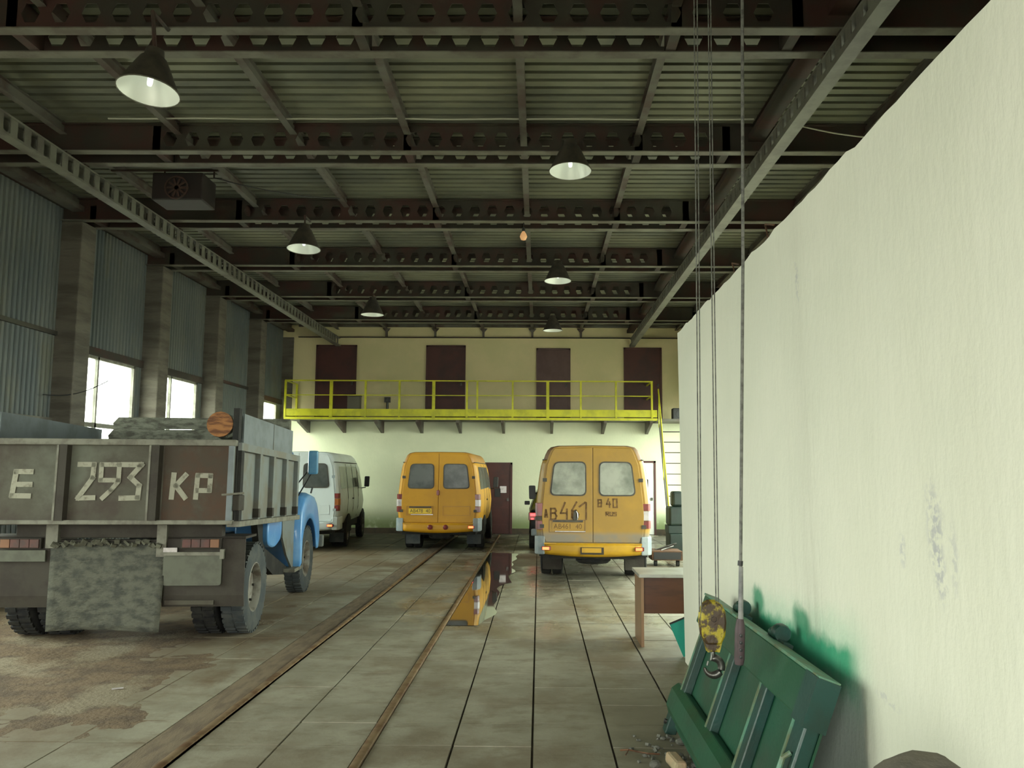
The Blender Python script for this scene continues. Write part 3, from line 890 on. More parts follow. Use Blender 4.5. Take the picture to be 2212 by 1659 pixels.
# local: x' = outward from the sheet (towards the hall), y along the wall, z' up the slope
GM = Matrix(((math.cos(ang) * -1, 0, math.sin(ang)), (0, 1, 0), (math.sin(ang), 0, math.cos(ang)))).to_4x4()
def gb(): m = MB(); m.T = GM; return m
Lg = 2.50
gb().box(-.012, .0, 0, Lg, .06, .99).build('sheet', K['gtail'], gt)
gb().box(0, .075, 0, Lg, .79, 1.0).build('top_rail', K['gtail'], gt, bevel=.012)
gb().box(-.02, .08, 0, Lg, .995, 1.008).build('top_lip', K['gedge'], gt)
gb().prism([(.0, .12), (.055, .12), (.085, .17), (.085, .29), (.05, .34), (.0, .34)], 'y', .12, Lg).build('bottom_rail', K['gtail'], gt, bevel=.01)
for y in (2.28, 1.42, .72):
    gb().box(0, .055, y - .055, y + .055, .30, .80).build('rib', K['gdark'], gt, bevel=.006)
    gb().box(.052, .060, y + .035, y + .058, .30, .795).build('rib_edge', K['gedge'], gt)
gb().box(0, .07, .0, .15, .02, .80).build('end_post', K['gdark'], gt, bevel=.01)
gb().box(.066, .076, .13, .152, .10, .79).build('post_edge', K['gedge'], gt)
gb().box(-.02, .086, -.012, .15, .78, 1.0).build('end_plate', K['gdark'], gt)
m = gb(); m.tube([(.075, .05, .30), (.10, .05, .33), (.10, .05, .62), (.075, .05, .65)], .012, 8); m.build('grab_bar', K['gedge'], gt)
gb().box(-.03, .05, Lg - .11, Lg + .01, -.01, .26).build('hinge_plate', K['gdark'], gt, bevel=.008)
for z in (.06, .17):
    m = gb(); m.lathe([(.0, .07), (.018, .068), (.018, .04)], (0, Lg - .05, z), 'x', 10); m.build('bolt', K['oily'], gt)
for y in (1.80, .95):
    m = gb(); m.lathe([(.0, -.04), (.044, -.04), (.05, -.02), (.05, .02), (.044, .04), (.0, .04)], (-.02, y, 1.05), 'y', 18)
    m.box(-.06, -.005, y - .14, y + .14, .93, 1.02)
    m.lathe([(.0, .13), (.03, .13), (.03, .04)], (-.02, y, 1.03), 'y', 12)
    m.build('hinge_eye', K['gdark'], gt, smooth=40)

# sack, rubble
def lump(name, mat, loc, size, seed, sub=3, amp=.15, parent=None):
    bm = bmesh.new(); bmesh.ops.create_icosphere(bm, subdivisions=sub, radius=1)
    for v in bm.verts:
        d = 1 + amp * mn.noise(v.co * 1.7 + Vector((seed, 0, 0))) + amp * .4 * mn.noise(v.co * 5 + Vector((0, seed, 0)))
        v.co = Vector((v.co.x * size[0] * d, v.co.y * size[1] * d, v.co.z * size[2] * d))
    lo = min(v.co.z for v in bm.verts)
    for v in bm.verts: v.co.z -= lo
    me = bpy.data.meshes.new(name); bm.to_mesh(me); bm.free()
    me.materials.append(mat)
    o = bpy.data.objects.new(name, me); COL.objects.link(o); o.location = loc
    if parent: o.parent = parent
    return o
bm = bmesh.new(); bmesh.ops.create_icosphere(bm, subdivisions=5, radius=1)
for v in bm.verts:
    c = v.co.copy()
    z = c.z
    sq = lambda a: math.copysign(abs(a) ** .7, a)
    w = .195 if z > 0 else .195 + .03 * -z
    v.co = Vector((sq(c.x) * w, sq(c.y) * w * .9, sq(z) * .527))
    v.co += c * .012 * mn.noise(c * 3) + c * .006 * mn.noise(c * 9)
me = bpy.data.meshes.new('sack'); bm.to_mesh(me); bm.free(); me.materials.append(K['sack']); me.shade_smooth()
o = bpy.data.objects.new('sack', me); COL.objects.link(o); o.location = (1.09, 2.45, .527)
tag(o, 'grey brown sack standing against the partition, only its rounded top showing', 'sack')

br = MB().rbox((0, 0, .038), (.085, .17, .07), (.12, .1, .25)).build('broken_brick', K['brick'], bevel=.02)
br.location = (.87, 5.45, .0); tag(br, 'pale peach broken brick on the floor by the green tailgate', 'brick')
sp = [(.98, 5.9, .03), (1.03, 5.6, .035), (.74, 5.45, .03), (1.02, 5.75, .022), (.80, 5.8, .018), (.93, 5.65, .02), (1.05, 5.3, .045), (.70, 5.65, .014), (1.0, 5.45, .03), (.87, 6.0, .016)]
gl = ['dark lump of rubble by the far foot of the tailgate']
rb = MB()
root = bpy.data.objects.new('rubble', None)
for i in range(90):
    x = .62 + random.random() * .5; y = 5.2 + random.random() * .9; r_ = random.uniform(.005, .016)
    rb.rbox((x, y, r_ * .6), (r_ * 2, r_ * 1.6, r_ * 1.2), (random.random(), random.random(), random.random() * 3))
o = rb.build('rubble_crumbs', K['stone']); o['kind'] = 'stuff'; tag(o, 'crumbs of grey rubble scattered at the foot of the green tailgate', 'rubble')
for i, (x, y, s_) in enumerate(sp):
    o = lump('rubble_stone', K['stone'], (x, y, -.002), (s_ * 1.3, s_, s_ * .8), i * 3.1, 2)
    tag(o, 'dark grey stone in the rubble at the foot of the tailgate', 'stone', 'stones beside the tailgate')
m = MB(); m.tube([(.55, 5.75, .01), (.60, 5.70, .03), (.66, 5.72, .012), (.72, 5.66, .02), (.80, 5.68, .01)], .006, 5); m.tube([(.60, 5.70, .03), (.57, 5.62, .02)], .004, 5)
tag(m.build('wire_scrap', K['rust']), 'short twisted black wire lying on the slabs left of the rubble', 'wire')

# ================================================================== DESK, TEAL BOARD, MACHINE
d = thing('desk', 'brown veneer desk with worn grey top beyond the partition end', 'desk', (1.08, 9.0, 0))
bx(-.01, 1.32, 0, .68, .735, .77).build('desk_top', K['desktop'], d, bevel=.004)
bx(.02, .05, .08, .66, 0, .735).build('side_panel', K['deskl'], d)
bx(1.26, 1.29, .08, .66, 0, .735).build('side_panel', K['deskl'], d)
bx(.05, 1.26, .18, .20, .335, .735).build('modesty_panel', K['deskw'], d)
bx(.05, 1.26, .6, .62, .60, .735).build('drawer_front', K['deskw'], d)

tb = thing('teal_board', 'teal board standing on one corner behind the partition end', 'board', (1.467, 8.62, 0))
m = MB()
m.T = Matrix.Rotation(R(6), 4, 'X')
m.prism([(0, 0), (-.139, .325), (.41, .56), (.549, .235)], 'y', 0, .018)
m.build('board_sheet', K['teal'], tb)
m = MB(); m.T = Matrix.Rotation(R(6), 4, 'X')
m.prism([(-.139, .325), (.41, .56), (.406, .570), (-.143, .335)], 'y', -.004, .022); m.build('edge_trim', K['vblack'], tb)

mc = thing('lathe_machine', 'green workshop lathe standing before the stair', 'machine', (2.9, 18.2, 0))
bx(-.10, .30, -.25, .35, 0, .55).build('headstock_pedestal', K['tealm'], mc, bevel=.02)
bx(.95, 1.25, -.25, .35, 0, .55).build('tail_pedestal', K['tealm'], mc, bevel=.02)
bx(-.12, 1.35, -.2, .3, .55, .72).build('bed', K['tealm'], mc, bevel=.01)
bx(-.10, .28, -.22, .32, .72, 1.12).build('headstock', K['tealm'], mc, bevel=.04)
bx(-.02, .22, -.15, .2, 1.12, 1.45).build('motor_cover', K['tealm'], mc, bevel=.05)
MB().lathe([(0, .28), (.10, .28), (.10, .36), (0, .36)], (0, .05, .95), 'x', 18).build('chuck', K['oily'], mc)
bx(.55, .75, -.15, .25, .72, .90).build('carriage', K['tealm'], mc, bevel=.02)
MB().lathe([(.09, -.27), (.10, -.26), (.09, -.25)], (.65, 0, .78), 'y', 16).build('hand_wheel', K['oily'], mc)
bx(1.0, 1.2, -.1, .2, .72, 1.02).build('tailstock', K['tealm'], mc, bevel=.03)
s_ = thing('scrap_cart', 'low dark tray of scrap on the floor left of the lathe', 'tray', (2.55, 17.0, 0))
bx(-.3, .3, -.3, .3, .12, .30).build('tray', K['rust'], s_)
bx(-.27, .27, -.31, -.30, .14, .28).build('tray_front', K['vblack'], s_)
for x in (-.22, .22): MB().lathe([(.0, -.03), (.06, -.03), (.06, .03), (.0, .03)], (x, -.2, .06), 'x', 12).build('caster', K['tyre'], s_)
m = MB().tube([(-.2, 0, .30), (.25, .1, .42)], .02, 6); m.tube([(-.1, -.1, .30), (.2, .2, .36)], .015, 6); m.build('scrap_pipe', K['oily'], s_)

# ================================================================== WHEELS
def wheel(parent, x, y, r, w, side, mat, rimmat, lug=True, name='wheel', n=40, rimr=.56):
    """tyre with tread blocks as a part, rim and hub as sub-parts; side=+1 outer face towards +x"""
    m = MB()
    pr = [(r * rimr, -w * .42), (r * .78, -w * .5), (r * .93, -w * .47), (r * .985, -w * .38), (r * .985, w * .38), (r * .93, w * .47), (r * .78, w * .5), (r * rimr, w * .42)]
    m.lathe(pr, (x, y, r), 'x', n, True)
    if lug:
        for k in range(n):
            a = 2 * PI * k / n
            for s2 in (-1, 1):
                aa = a + (PI / n if s2 > 0 else 0)
                c = (x + s2 * w * .24, y + math.cos(aa) * r * .985, r + math.sin(aa) * r * .985)
                m.rbox(c, (w * .42, r * 2 * PI / n * .55, r * .05), (aa - PI / 2, 0, 0))
    t = m.build(name, mat, parent, smooth=35)
    m = MB()
    s_ = side
    m.lathe([(r * rimr * 1.03, s_ * w * .42), (r * rimr * .98, s_ * w * .44), (r * rimr * .93, s_ * w * .36), (r * rimr * .86, s_ * w * .12), (r * .26, s_ * w * .08), (r * .20, s_ * w * .2), (0.001, s_ * w * .22)], (x, y, r), 'x', 28)
    m.build('rim', rimmat, t, smooth=35)
    m = MB()
    for k in range(6):
        a = k * PI / 3
        c = (x + s_ * w * .12, y + math.cos(a) * r * .36, r + math.sin(a) * r * .36)
        m.lathe([(0.001, s_ * .03), (r * .03, s_ * .03), (r * .03, 0)], c, 'x', 6)
    m.build('wheel_nuts', K['oily'], t)
    return t

# ================================================================== VANS
PROF = [(.60, .86), (.75, .91), (.95, .932), (1.15, .94), (1.30, .93), (1.45, .915), (1.75, .88), (1.98, .845), (2.04, .825), (2.06, .808), (2.14, .782), (2.22, .742), (2.268, .69), (2.292, .58), (2.30, .0)]
def roofz(y):   # roof line over the length (rear face at y=-1.55)
    if y < 1.9: return 2.30
    if y < 2.5: return 2.30 - .10 * ((y - 1.9) / .6) ** 1.6
    if y < 3.35: return 2.20 - 1.02 * ((y - 2.5) / .85)
    return 1.18 - .25 * ((y - 3.35) / .5) ** 1.3
def wfac(y):
    if y < -1.5: return .975
    if y < -1.4: return 1.0
    if y < 2.6: return 1.025
    return 1.025 - .16 * ((y - 2.6) / 1.25) ** 1.6
def vpt(y, z, side=1, off=0.):
    rz_ = roofz(y)
    zs = z if rz_ >= 2.299 else (z if z < .95 else .95 + (z - .95) * (2.30 - .95) / (rz_ - .95))
    zs = min(2.30, zs)
    for (za, wa), (zb, wb_) in zip(PROF, PROF[1:]):
        if za <= zs <= zb:
            w = wa + (wb_ - wa) * (zs - za) / (zb - za); break
    else: w = PROF[0][1]
    return (side * (w * wfac(y) + off), y, z)
def van(name, label, loc, rz, paint, roofp, bump_, gl, kind, cat='van'):
    t = thing(name, label, cat, loc, rz)
    ys = [-1.55, -1.535, -1.50, -1.44, -1.35, -.8, 0, .8, 1.6, 1.9, 2.1, 2.3, 2.5, 2.7, 2.95, 3.2, 3.35, 3.5, 3.7, 3.82, 3.86]
    rows = []
    m = MB()
    for y in ys:
        rz_ = roofz(y); sc = {-1.55: .955, -1.535: .975, -1.50: .99, 3.86: .93}.get(y, 1)
        half = []
        for z, w in PROF:
            zz = z if z < .95 else .95 + (z - .95) * (rz_ - .95) / 1.35
            zc_ = 1.3 + (zz - 1.3) * (1 if sc == 1 else (.985 if y < -1.54 else .995))
            half.append((w * wfac(y) * sc, y, zc_))
        full = [(-x, y_, z) for x, y_, z in half[:-1]] + [half[-1]] + [(x, y_, z) for x, y_, z in reversed(half[:-1])]
        rows.append(m.av(full)); nn = len(full)
    ni = 9      # index of gutter
    rf = MB(); rf.v = m.v
    for a, b_ in zip(rows, rows[1:]):
        for k in range(nn - 1):
            (rf if ni <= k < nn - 1 - ni else m).f.append((a + k, a + k + 1, b_ + k + 1, b_ + k))
        m.f.append((a + nn - 1, a, b_, b_ + nn - 1))
    m.f.append(tuple(rows[0] + k for k in range(nn))); m.f.append(tuple(rows[-1] + k for k in reversed(range(nn))))
    def clean(mb):
        used = sorted({i for f in mb.f for i in f}); mp = {i: j for j, i in enumerate(used)}
        q_ = MB(); q_.v = [mb.v[i] for i in used]; q_.f = [tuple(mp[i] for i in f) for f in mb.f]; return q_
    clean(m).build('body_shell', paint, t, smooth=35)
    clean(rf).build('roof', roofp, t, smooth=35)
    # gutter strips
    for s_ in (-1, 1):
        pts = [vpt(y, 2.055, s_, .012) for y in (-1.56, -1.5, -1.3, 0, 1.5, 1.9, 2.1)]
        MB().tube(pts, .011, 6).build('gutter', K['gasket'], t)
    # lower sills between the wheels (stay above the ground)
    bx(-.84, .84, -1.40, 3.7, .42, .62).build('underbody', K['dark'], t)
    # rear doors
    def dz(z): return vpt(-1.55, z)[0] * .955 - .035
    for s_ in (-1, 1):
        zs = [.70, .80, .95, 1.15, 1.30, 1.45, 1.75, 1.98, 2.10, 2.20, 2.245]
        outer = [(s_ * dz(z), z) for z in zs]
        outer[0] = (s_ * (dz(.70) - .03), .70)
        poly = [(s_ * .006, .70)] + outer + [(s_ * .006, 2.262)]
        d_ = MB().prism(poly, 'y', -1.548, -1.572).build('rear_door', paint, t, bevel=.008)
        wp = [(s_ * .10, 1.455), (s_ * .715, 1.46), (s_ * .645, 2.025), (s_ * .105, 2.03)]
        MB().prism(rpoly(wp, .10), 'y', -1.565, -1.583).build('window_seal', K['gasket'], d_)
        wp2 = [(s_ * .122, 1.478), (s_ * .690, 1.482), (s_ * .626, 2.003), (s_ * .125, 2.008)]
        MB().prism(rpoly(wp2, .085), 'y', -1.575, -1.588).build('rear_window', gl, d_)
        for z in (1.72, .96):
            MB().box(s_ * (dz(z) - .03), s_ * (dz(z) + .04), -1.59, -1.565, z - .03, z + .03).build('hinge', K['gasket'] if kind != 'white' else K['greyp'], d_)
        # plate recess
        if kind != 'right' or s_ < 0:
            a_, b2 = (.10, .72) if s_ > 0 else (-.72, -.12)
            zr0, zr1 = .86, 1.07
            m = MB()
            m.box(a_, b2, -1.578, -1.570, zr1 - .012, zr1).box(a_, b2, -1.578, -1.570, zr0, zr0 + .008)
            m.box(a_, a_ + .008, -1.578, -1.570, zr0, zr1).box(b2 - .008, b2, -1.578, -1.570, zr0, zr1)
            m.build('plate_recess', roofp, d_)
        if s_ < 0 and kind != 'white':
            pm = MB().prism(rpoly([(-.67, .90), (-.15, .90), (-.15, 1.012), (-.67, 1.012)], .012), 'y', -1.572, -1.580)
            p_ = pm.build('licence_plate', K['plate'] if kind == 'mid' else K['vanR'], d_)
            text_mesh('AB478  40' if kind == 'mid' else 'AB461  40', .115, K['ink'] if kind == 'mid' else K['finger'], 'plate_number', p_, (-.41, -1.5805, .955), sx=.95, depth=.001)
            bx(-.66, -.16, -1.60, -1.572, 1.03, 1.06).build('plate_lamp_bar', K['gasket'], d_)
            bx(-.62, -.12, -1.592, -1.572, .872, .884).build('plate_trim', K['chrome'] if kind == 'mid' else K['clear'], d_)
    MB().prism(rpoly([(-.045, 1.31), (.02, 1.31), (.02, 1.43), (-.045, 1.43)] if kind == 'mid' else [(-.33, 1.06), (-.25, 1.06), (-.26, 1.22), (-.31, 1.22)], .03), 'y', -1.57, -1.60).build('door_handle', K['redlamp'] if kind == 'mid' else K['gasket'] if kind == 'right' else K['greyp'], t, bevel=.008)
    if kind == 'right': MB().tube([(-.255, -1.603, 1.07), (-.245, -1.606, 1.11), (-.25, -1.606, 1.17), (-.27, -1.603, 1.21)], .008, 6).build('handle_rim', K['chrome'], t)
    # tail lamps
    for s_ in (-1, 1):
        e = empty('tail_light', parent=t)
        segs = [(1.22, 1.34, K['redlamp']), (1.06, 1.22, K['clear'] if kind != 'white' else K['amber']), (.93, 1.06, K['redlamp'])]
        if kind == 'right' and s_ < 0: segs = [(1.12, 1.34, K['redlamp']), (1.05, 1.12, K['gasket']), (.90, 1.05, K['redlamp'])]
        for z0, z1, mt in segs:
            x0 = vpt(-1.5, (z0 + z1) / 2)[0]
            MB().prism([(s_ * (x0 - .105), -1.568), (s_ * (x0 - .02), -1.566), (s_ * (x0 + .018), -1.52), (s_ * (x0 + .020), -1.45), (s_ * (x0 - .105), -1.45)], 'z', z0 + .004, z1 - .004).build('lens', mt, e, bevel=.004)
    # bumper
    zb0, zb1 = .47, .685
    n = 14; front = []; back = []
    m = MB()
    def bfn(u, v):
        x = -.80 + 1.60 * u
        y = -1.66 + .07 * (x / .8) ** 2
        z = zb0 + .035 * (x / .8) ** 2 + v * (zb1 - zb0 - .035 * (x / .8) ** 2)
        return (x, y + (.03 if v in (0,) else 0) * 1, z)
    m.grid(bfn, 16, 4)
    m.build('bumper', bump_, t, smooth=50, solid=.05)
    bx(-.80, .80, -1.62, -1.45, .672, .692).build('bumper_step', bump_, t)
    for s_ in (-1, 1):
        MB().prism([(s_ * .79, -1.60), (s_ * .90, -1.57), (s_ * .965, -1.48), (s_ * .97, -1.15), (s_ * .90, -1.15), (s_ * .80, -1.5)], 'z', .50, .80).build('bumper_corner', K['greyp'] if kind != 'white' else K['white'], t, bevel=.02)
    lamps = ([-1, 1] if kind == 'right' else [1])
    for s_ in lamps:
        m = bx(s_ * .76 - .075, s_ * .76 + .075, -1.655 - .0, -1.60, .575, .635)
        f = m.build('fog_lamp', K['redlamp'], t, bevel=.006)
        bx(s_ * .76 - .062, s_ * .76 + .045, -1.66, -1.65, .583, .627).build('lit_bulb', K['lit'], f)
    if kind == 'mid':
        for x in (-.17, .18): MB().lathe([(.06, -1.64), (.058, -1.672), (.03, -1.685), (.001, -1.69)], (x, 0, .60), 'y', 18).build('reflector_button', K['redlamp'], t, smooth=50)
    if kind == 'right':
        m = MB().box(-.20, .18, -1.675, -1.64, .515, .63); m.build('bumper_recess', K['guard'], t)
        bx(-.18, .14, -1.682, -1.67, .545, .62).build('recess_plate', K['vanRb'], t)
    # side glazing
    for s_ in (-1, 1):
        for y0, y1 in ((-1.33, -.28), (-.20, .72), (.80, 1.62)):
            m = MB()
            m.grid(lambda u, v: vpt(y0 + (y1 - y0) * u, 1.44 + .52 * v, s_, .006), 2, 6)
            w_ = m.build('side_window', K['gside'] if kind != 'right' else gl, t, smooth=60)
        m = MB()
        m.grid(lambda u, v: vpt(1.78 + .75 * u, 1.40 + (.50 - .28 * u) * v, s_, .006), 4, 4)
        m.build('cab_window', K['gside'], t, smooth=60)
        for y in (1.70, .76, -.24):
            m = MB(); m.tube([vpt(y, z, s_, .003) for z in (.66, .9, 1.2, 1.45, 1.9, 2.02)], .006, 4); m.build('door_seam', K['gasket'], t)
        bx(s_ * .955, s_ * .985, .55, .70, 1.14, 1.175).build('side_handle', K['vblack'], t)
        # mirror
        m0, m1, mz = (1.24, 1.38, 1.27) if kind == 'right' and s_ < 0 else (1.02, 1.15, 1.42)
        mm = MB().prism(rpoly([(s_ * m0, mz), (s_ * m1, mz), (s_ * (m1 + .01), mz + .29), (s_ * (m0 + .01), mz + .29)], .03), 'y', 2.42, 2.52).build('mirror', K['vblack'], t, bevel=.01)
        MB().tube([(s_ * .9, 2.5, 1.38), (s_ * (m0 + .04), 2.47, 1.40)], .015, 6).build('mirror_arm', K['vblack'], mm)
        # wheel arches and wheels
        for yy in (0, 2.93):
            poly = [(yy + .44 * math.cos(a), .36 + .44 * math.sin(a)) for a in [PI * k / 16 for k in range(17)]]
            xs = .955 if yy == 0 else .935
            MB().prism(poly, 'x', s_ * (xs - .25), s_ * (xs + .006)).build('wheel_arch', K['dark'], t)
        wheel(t, s_ * .86, 0, .345, .185, s_, K['tyre'], K['rim'], lug=False, name='wheel', n=28)
        if s_: wheel(t, s_ * .655, 0, .345, .185, s_, K['tyre'], K['rim'], lug=False, name='inner_wheel', n=28)
        wheel(t, s_ * .87, 2.93, .345, .185, s_, K['tyre'], K['rim'], lug=False, name='wheel', n=28)
        MB().prism(rpoly([(s_ * .56, .13), (s_ * .90, .13), (s_ * .90, .46), (s_ * .56, .46)], .02), 'y', -.42, -.435).build('mud_flap', K['guard'] if kind == 'right' else K['tyred'], t)
    # underside: axle with differential, spare wheel, exhaust
    MB().tube([(-.7, 0, .345), (.7, 0, .345)], .05, 10).lathe([(.001, -.16), (.10, -.12), (.15, 0), (.10, .12), (.001, .16)], (0, 0, .345), 'x', 16).build('rear_axle', K['dark'], t, smooth=40)
    MB().lathe([(.001, .30), (.25, .30), (.30, .34), (.30, .42), (.001, .46)], (0, -.85, 0), 'z', 24).build('spare_wheel', K['tyre'], t, smooth=40)
    MB().tube([(.35, -1.1, .42), (.35, .8, .42)], .03, 8).build('exhaust', K['dark'], t)
    # front end
    m = MB(); m.grid(lambda u, v: ((-.74 + 1.48 * u) * (1 - .10 * v), 3.30 - .78 * v, 1.28 + .92 * v), 6, 4); m.build('windscreen', K['gside'], t, smooth=60, solid=.01)
    for s_ in (-1, 1): bx(s_ * .45, s_ * .72, 3.83, 3.87, .78, .92).build('headlight', K['clear'], t, bevel=.02)
    bx(-.42, .42, 3.84, 3.875, .76, .90).build('grille', K['vblack'], t)
    bx(-.88, .88, 3.72, 3.93, .42, .66).build('front_bumper', K['greyp'], t, bevel=.03)
    return t

vR = van('minibus', 'dusty orange minibus with a number written in the dust on its back doors', (1.0, 15.4, 0), R(-4), K['vanR'], K['vanRr'], K['vanRb'], K['gdust'], 'right', 'minibus')
vM = van('minibus', 'clean amber yellow minibus standing left of the ground floor door', (-2.28, 20.55, 0), 0, K['vanM'], K['vanMr'], K['vanM'], K['gvan'], 'mid', 'minibus')
vW = van('minibus', 'white minibus standing half hidden beyond the dump truck', (-5.68, 20.75, 0), R(5), K['white'], K['white'], K['white'], K['gvan'], 'white', 'minibus')
# writing in the dust on the nearest minibus
fx = lambda a: (a / 8.193 - 130) * .00766
fz = lambda b_: 2.017 - (b_ / 8.193 + 62) * .0076
m = MB()
strokes(m, [[(222, 470), (240, 345), (262, 470)], [(228, 430), (256, 430)],
            [(325, 515), (325, 320), (400, 320), (418, 360), (400, 400), (325, 400)], [(400, 400), (425, 450), (405, 510), (325, 515)],
            [(575, 215), (500, 400), (610, 400)], [(610, 330), (610, 510)],
            [(780, 205), (700, 350), (700, 470), (740, 515), (800, 490), (815, 420), (770, 350), (715, 360)],
            [(830, 285), (930, 210), (950, 215), (950, 505)]], .030, -1.573, .003, fx, fz)
m.build('dust_number', K['finger'], vR)
m = MB()
strokes(m, [[(1160, 160), (1215, 160), (1220, 215), (1165, 215), (1160, 160)], [(1165, 215), (1160, 280), (1215, 280), (1220, 215)],
            [(1345, 140), (1310, 235), (1375, 235)], [(1362, 190), (1362, 290)],
            [(1425, 145), (1490, 145), (1495, 290), (1428, 290), (1425, 145)]], .024, -1.573, .003, fx, fz)
strokes(m, [[(1300, 440), (1300, 375), (1345, 375), (1345, 405), (1305, 405), (1350, 440)],
            [(1372, 375), (1372, 438), (1412, 438), (1412, 375)],
            [(1480, 378), (1435, 378), (1435, 405), (1478, 405), (1478, 438), (1435, 438)]], .016, -1.573, .003, fx, fz)
m.build('dust_region_code', K['finger'], vR)

# dark saloon hidden beyond the orange minibus
cr = thing('saloon_car', 'black saloon car with lit red rear lamp hidden beyond the orange minibus', 'car', (.60, 21.75, 0), 0)
cp = [(-1.95, .35), (-2.0, .55), (-1.98, .90), (-1.85, .98), (-1.25, 1.02), (-.75, 1.36), (.35, 1.40), (1.05, .98), (1.85, .88), (1.98, .62), (1.95, .35)]
m = MB()
rows = []
for x, ins in ((-.82, .10), (-.74, 0), (.74, 0), (.82, .10)):
    rows.append(m.av([(x * (1 if z < 1.05 else .84), y * (1 - ins * .15), z - (ins * .3 if z > .9 else 0)) for y, z in cp]))
k = len(cp)
for a, b_ in zip(rows, rows[1:]):
    for i in range(k): m.f.append((a + i, a + (i + 1) % k, b_ + (i + 1) % k, b_ + i))
m.f.append(tuple(rows[0] + i for i in range(k))); m.f.append(tuple(rows[-1] + i for i in reversed(range(k))))
m.build('body_shell', K['darkcar'], cr, smooth=30, bevel=.03)
for s_ in (-1, 1):
    tl = bx(s_ * .60, s_ * .84, -2.03, -1.9, .72, .90).build('tail_light', K['redlamp'], cr, bevel=.01)
    if s_ < 0:
        MB().box(-.80, -.64, -2.04, -2.03, .82, .88).build('lit_lamp', K['litr'], tl)
        MB().box(-.78, -.72, -2.04, -2.03, .74, .77).build('lit_lamp', K['litr'], tl)
    for yy in (-1.25, 1.25): wheel(cr, s_ * .74, yy, .29, .18, s_, K['tyre'], K['rim'], lug=False, n=24)
    MB().prism([(s_ * .66, .05), (s_ * .70, .05)] and rpoly([(s_ * .84, .98), (s_ * .98, .98), (s_ * .98, 1.08), (s_ * .84, 1.08)], .02), 'y', .55, .65).build('mirror', K['vblack'], cr)
bx(-.78, .78, -2.08, -1.95, .36, .52).build('bumper', K['greyp'], cr, bevel=.03)
bx(-.25, .25, -2.06, -2.0, .60, .70).build('licence_plate', K['clear'], cr)
MB().prism([(-.60, 1.02), (.60, 1.02), (.52, 1.30), (-.52, 1.30)], 'y', -1.16, -1.14).build('rear_window', K['gside'], cr)

# ================================================================== DUMP TRUCK
TR = thing('dump_truck', 'old dump truck with a grey steel body and sky blue cab', 'truck', (-4.45, 9.5, 0), R(4.3))
pit = Matrix.Translation((0, -1.05, 1.31)) @ Matrix.Rotation(R(-1.7), 4, 'X') @ Matrix.Translation((0, 1.05, -1.31))
def tb_(): m = MB(); m.T = pit; return m
Yg = -1.05
tg = tb_().box(-1.25, 1.235, Yg, Yg + .03, 1.33, 2.13).build('tailgate', K['tail'], TR)
tb_().prism([(-1.27, 2.10), (1.25, 2.10), (1.25, 2.165), (-1.27, 2.165)], 'y', Yg - .05, Yg + .05).build('top_rail', K['tailedge'], tg, bevel=.01)
tb_().box(-1.27, 1.25, Yg - .045, Yg + .04, 1.30, 1.345).build('bottom_rail', K['tailedge'], tg, bevel=.008)
for x in (-.46, .45):
    m = tb_(); m.prism([(x - .065, Yg), (x - .045, Yg - .06), (x + .045, Yg - .06), (x + .065, Yg)], 'z', 1.34, 2.10)
    m.build('rib', K['guard'], tg)
    m = tb_(); m.box(x - .055, x - .035, Yg - .064, Yg - .056, 1.34, 2.10); m.build('rib_edge', K['tailedge'], tg)
m = tb_(); m.box(-1.25, -1.19, Yg - .05, Yg, 1.34, 2.10); m.build('end_stile', K['tail'], tg)
m = tb_(); m.box(1.185, 1.235, Yg - .05, Yg, 1.34, 2.10); m.build('end_stile', K['board'], tg)
tb_().box(.53, 1.185, Yg - .004, Yg, 1.345, 2.10).build('rusty_panel', K['tailrust'], tg)
fx = lambda a: (a / 3.073 - 140) * .004576 - .448
fz = lambda b_: 1.928 - (b_ / 3.073 - 138) * .004643
def lett(lines, w, name='painted_letter'):
    m = tb_(); strokes(m, lines, w, Yg - .004, .004, fx, fz); m.build(name, K['paintw'], tg)
lett([[(112, 490), (212, 490)], [(112, 490), (96, 650)], [(135, 575), (212, 575)], [(96, 650), (208, 652)]], .052)
lett([[(525, 440), (622, 440), (618, 530), (530, 665), (632, 662)]], .050)
lett([[(672, 545), (672, 440), (790, 440), (790, 545), (672, 545)], [(785, 560), (745, 610), (690, 665)]], .046)
lett([[(812, 440), (938, 440), (868, 525), (930, 580), (925, 662), (812, 665)]], .052)
lett([[(1158, 505), (1150, 660)], [(1238, 508), (1175, 580), (1240, 660)]], .052)
lett([[(1312, 660), (1318, 510), (1405, 512), (1402, 612), (1322, 612)]], .050)
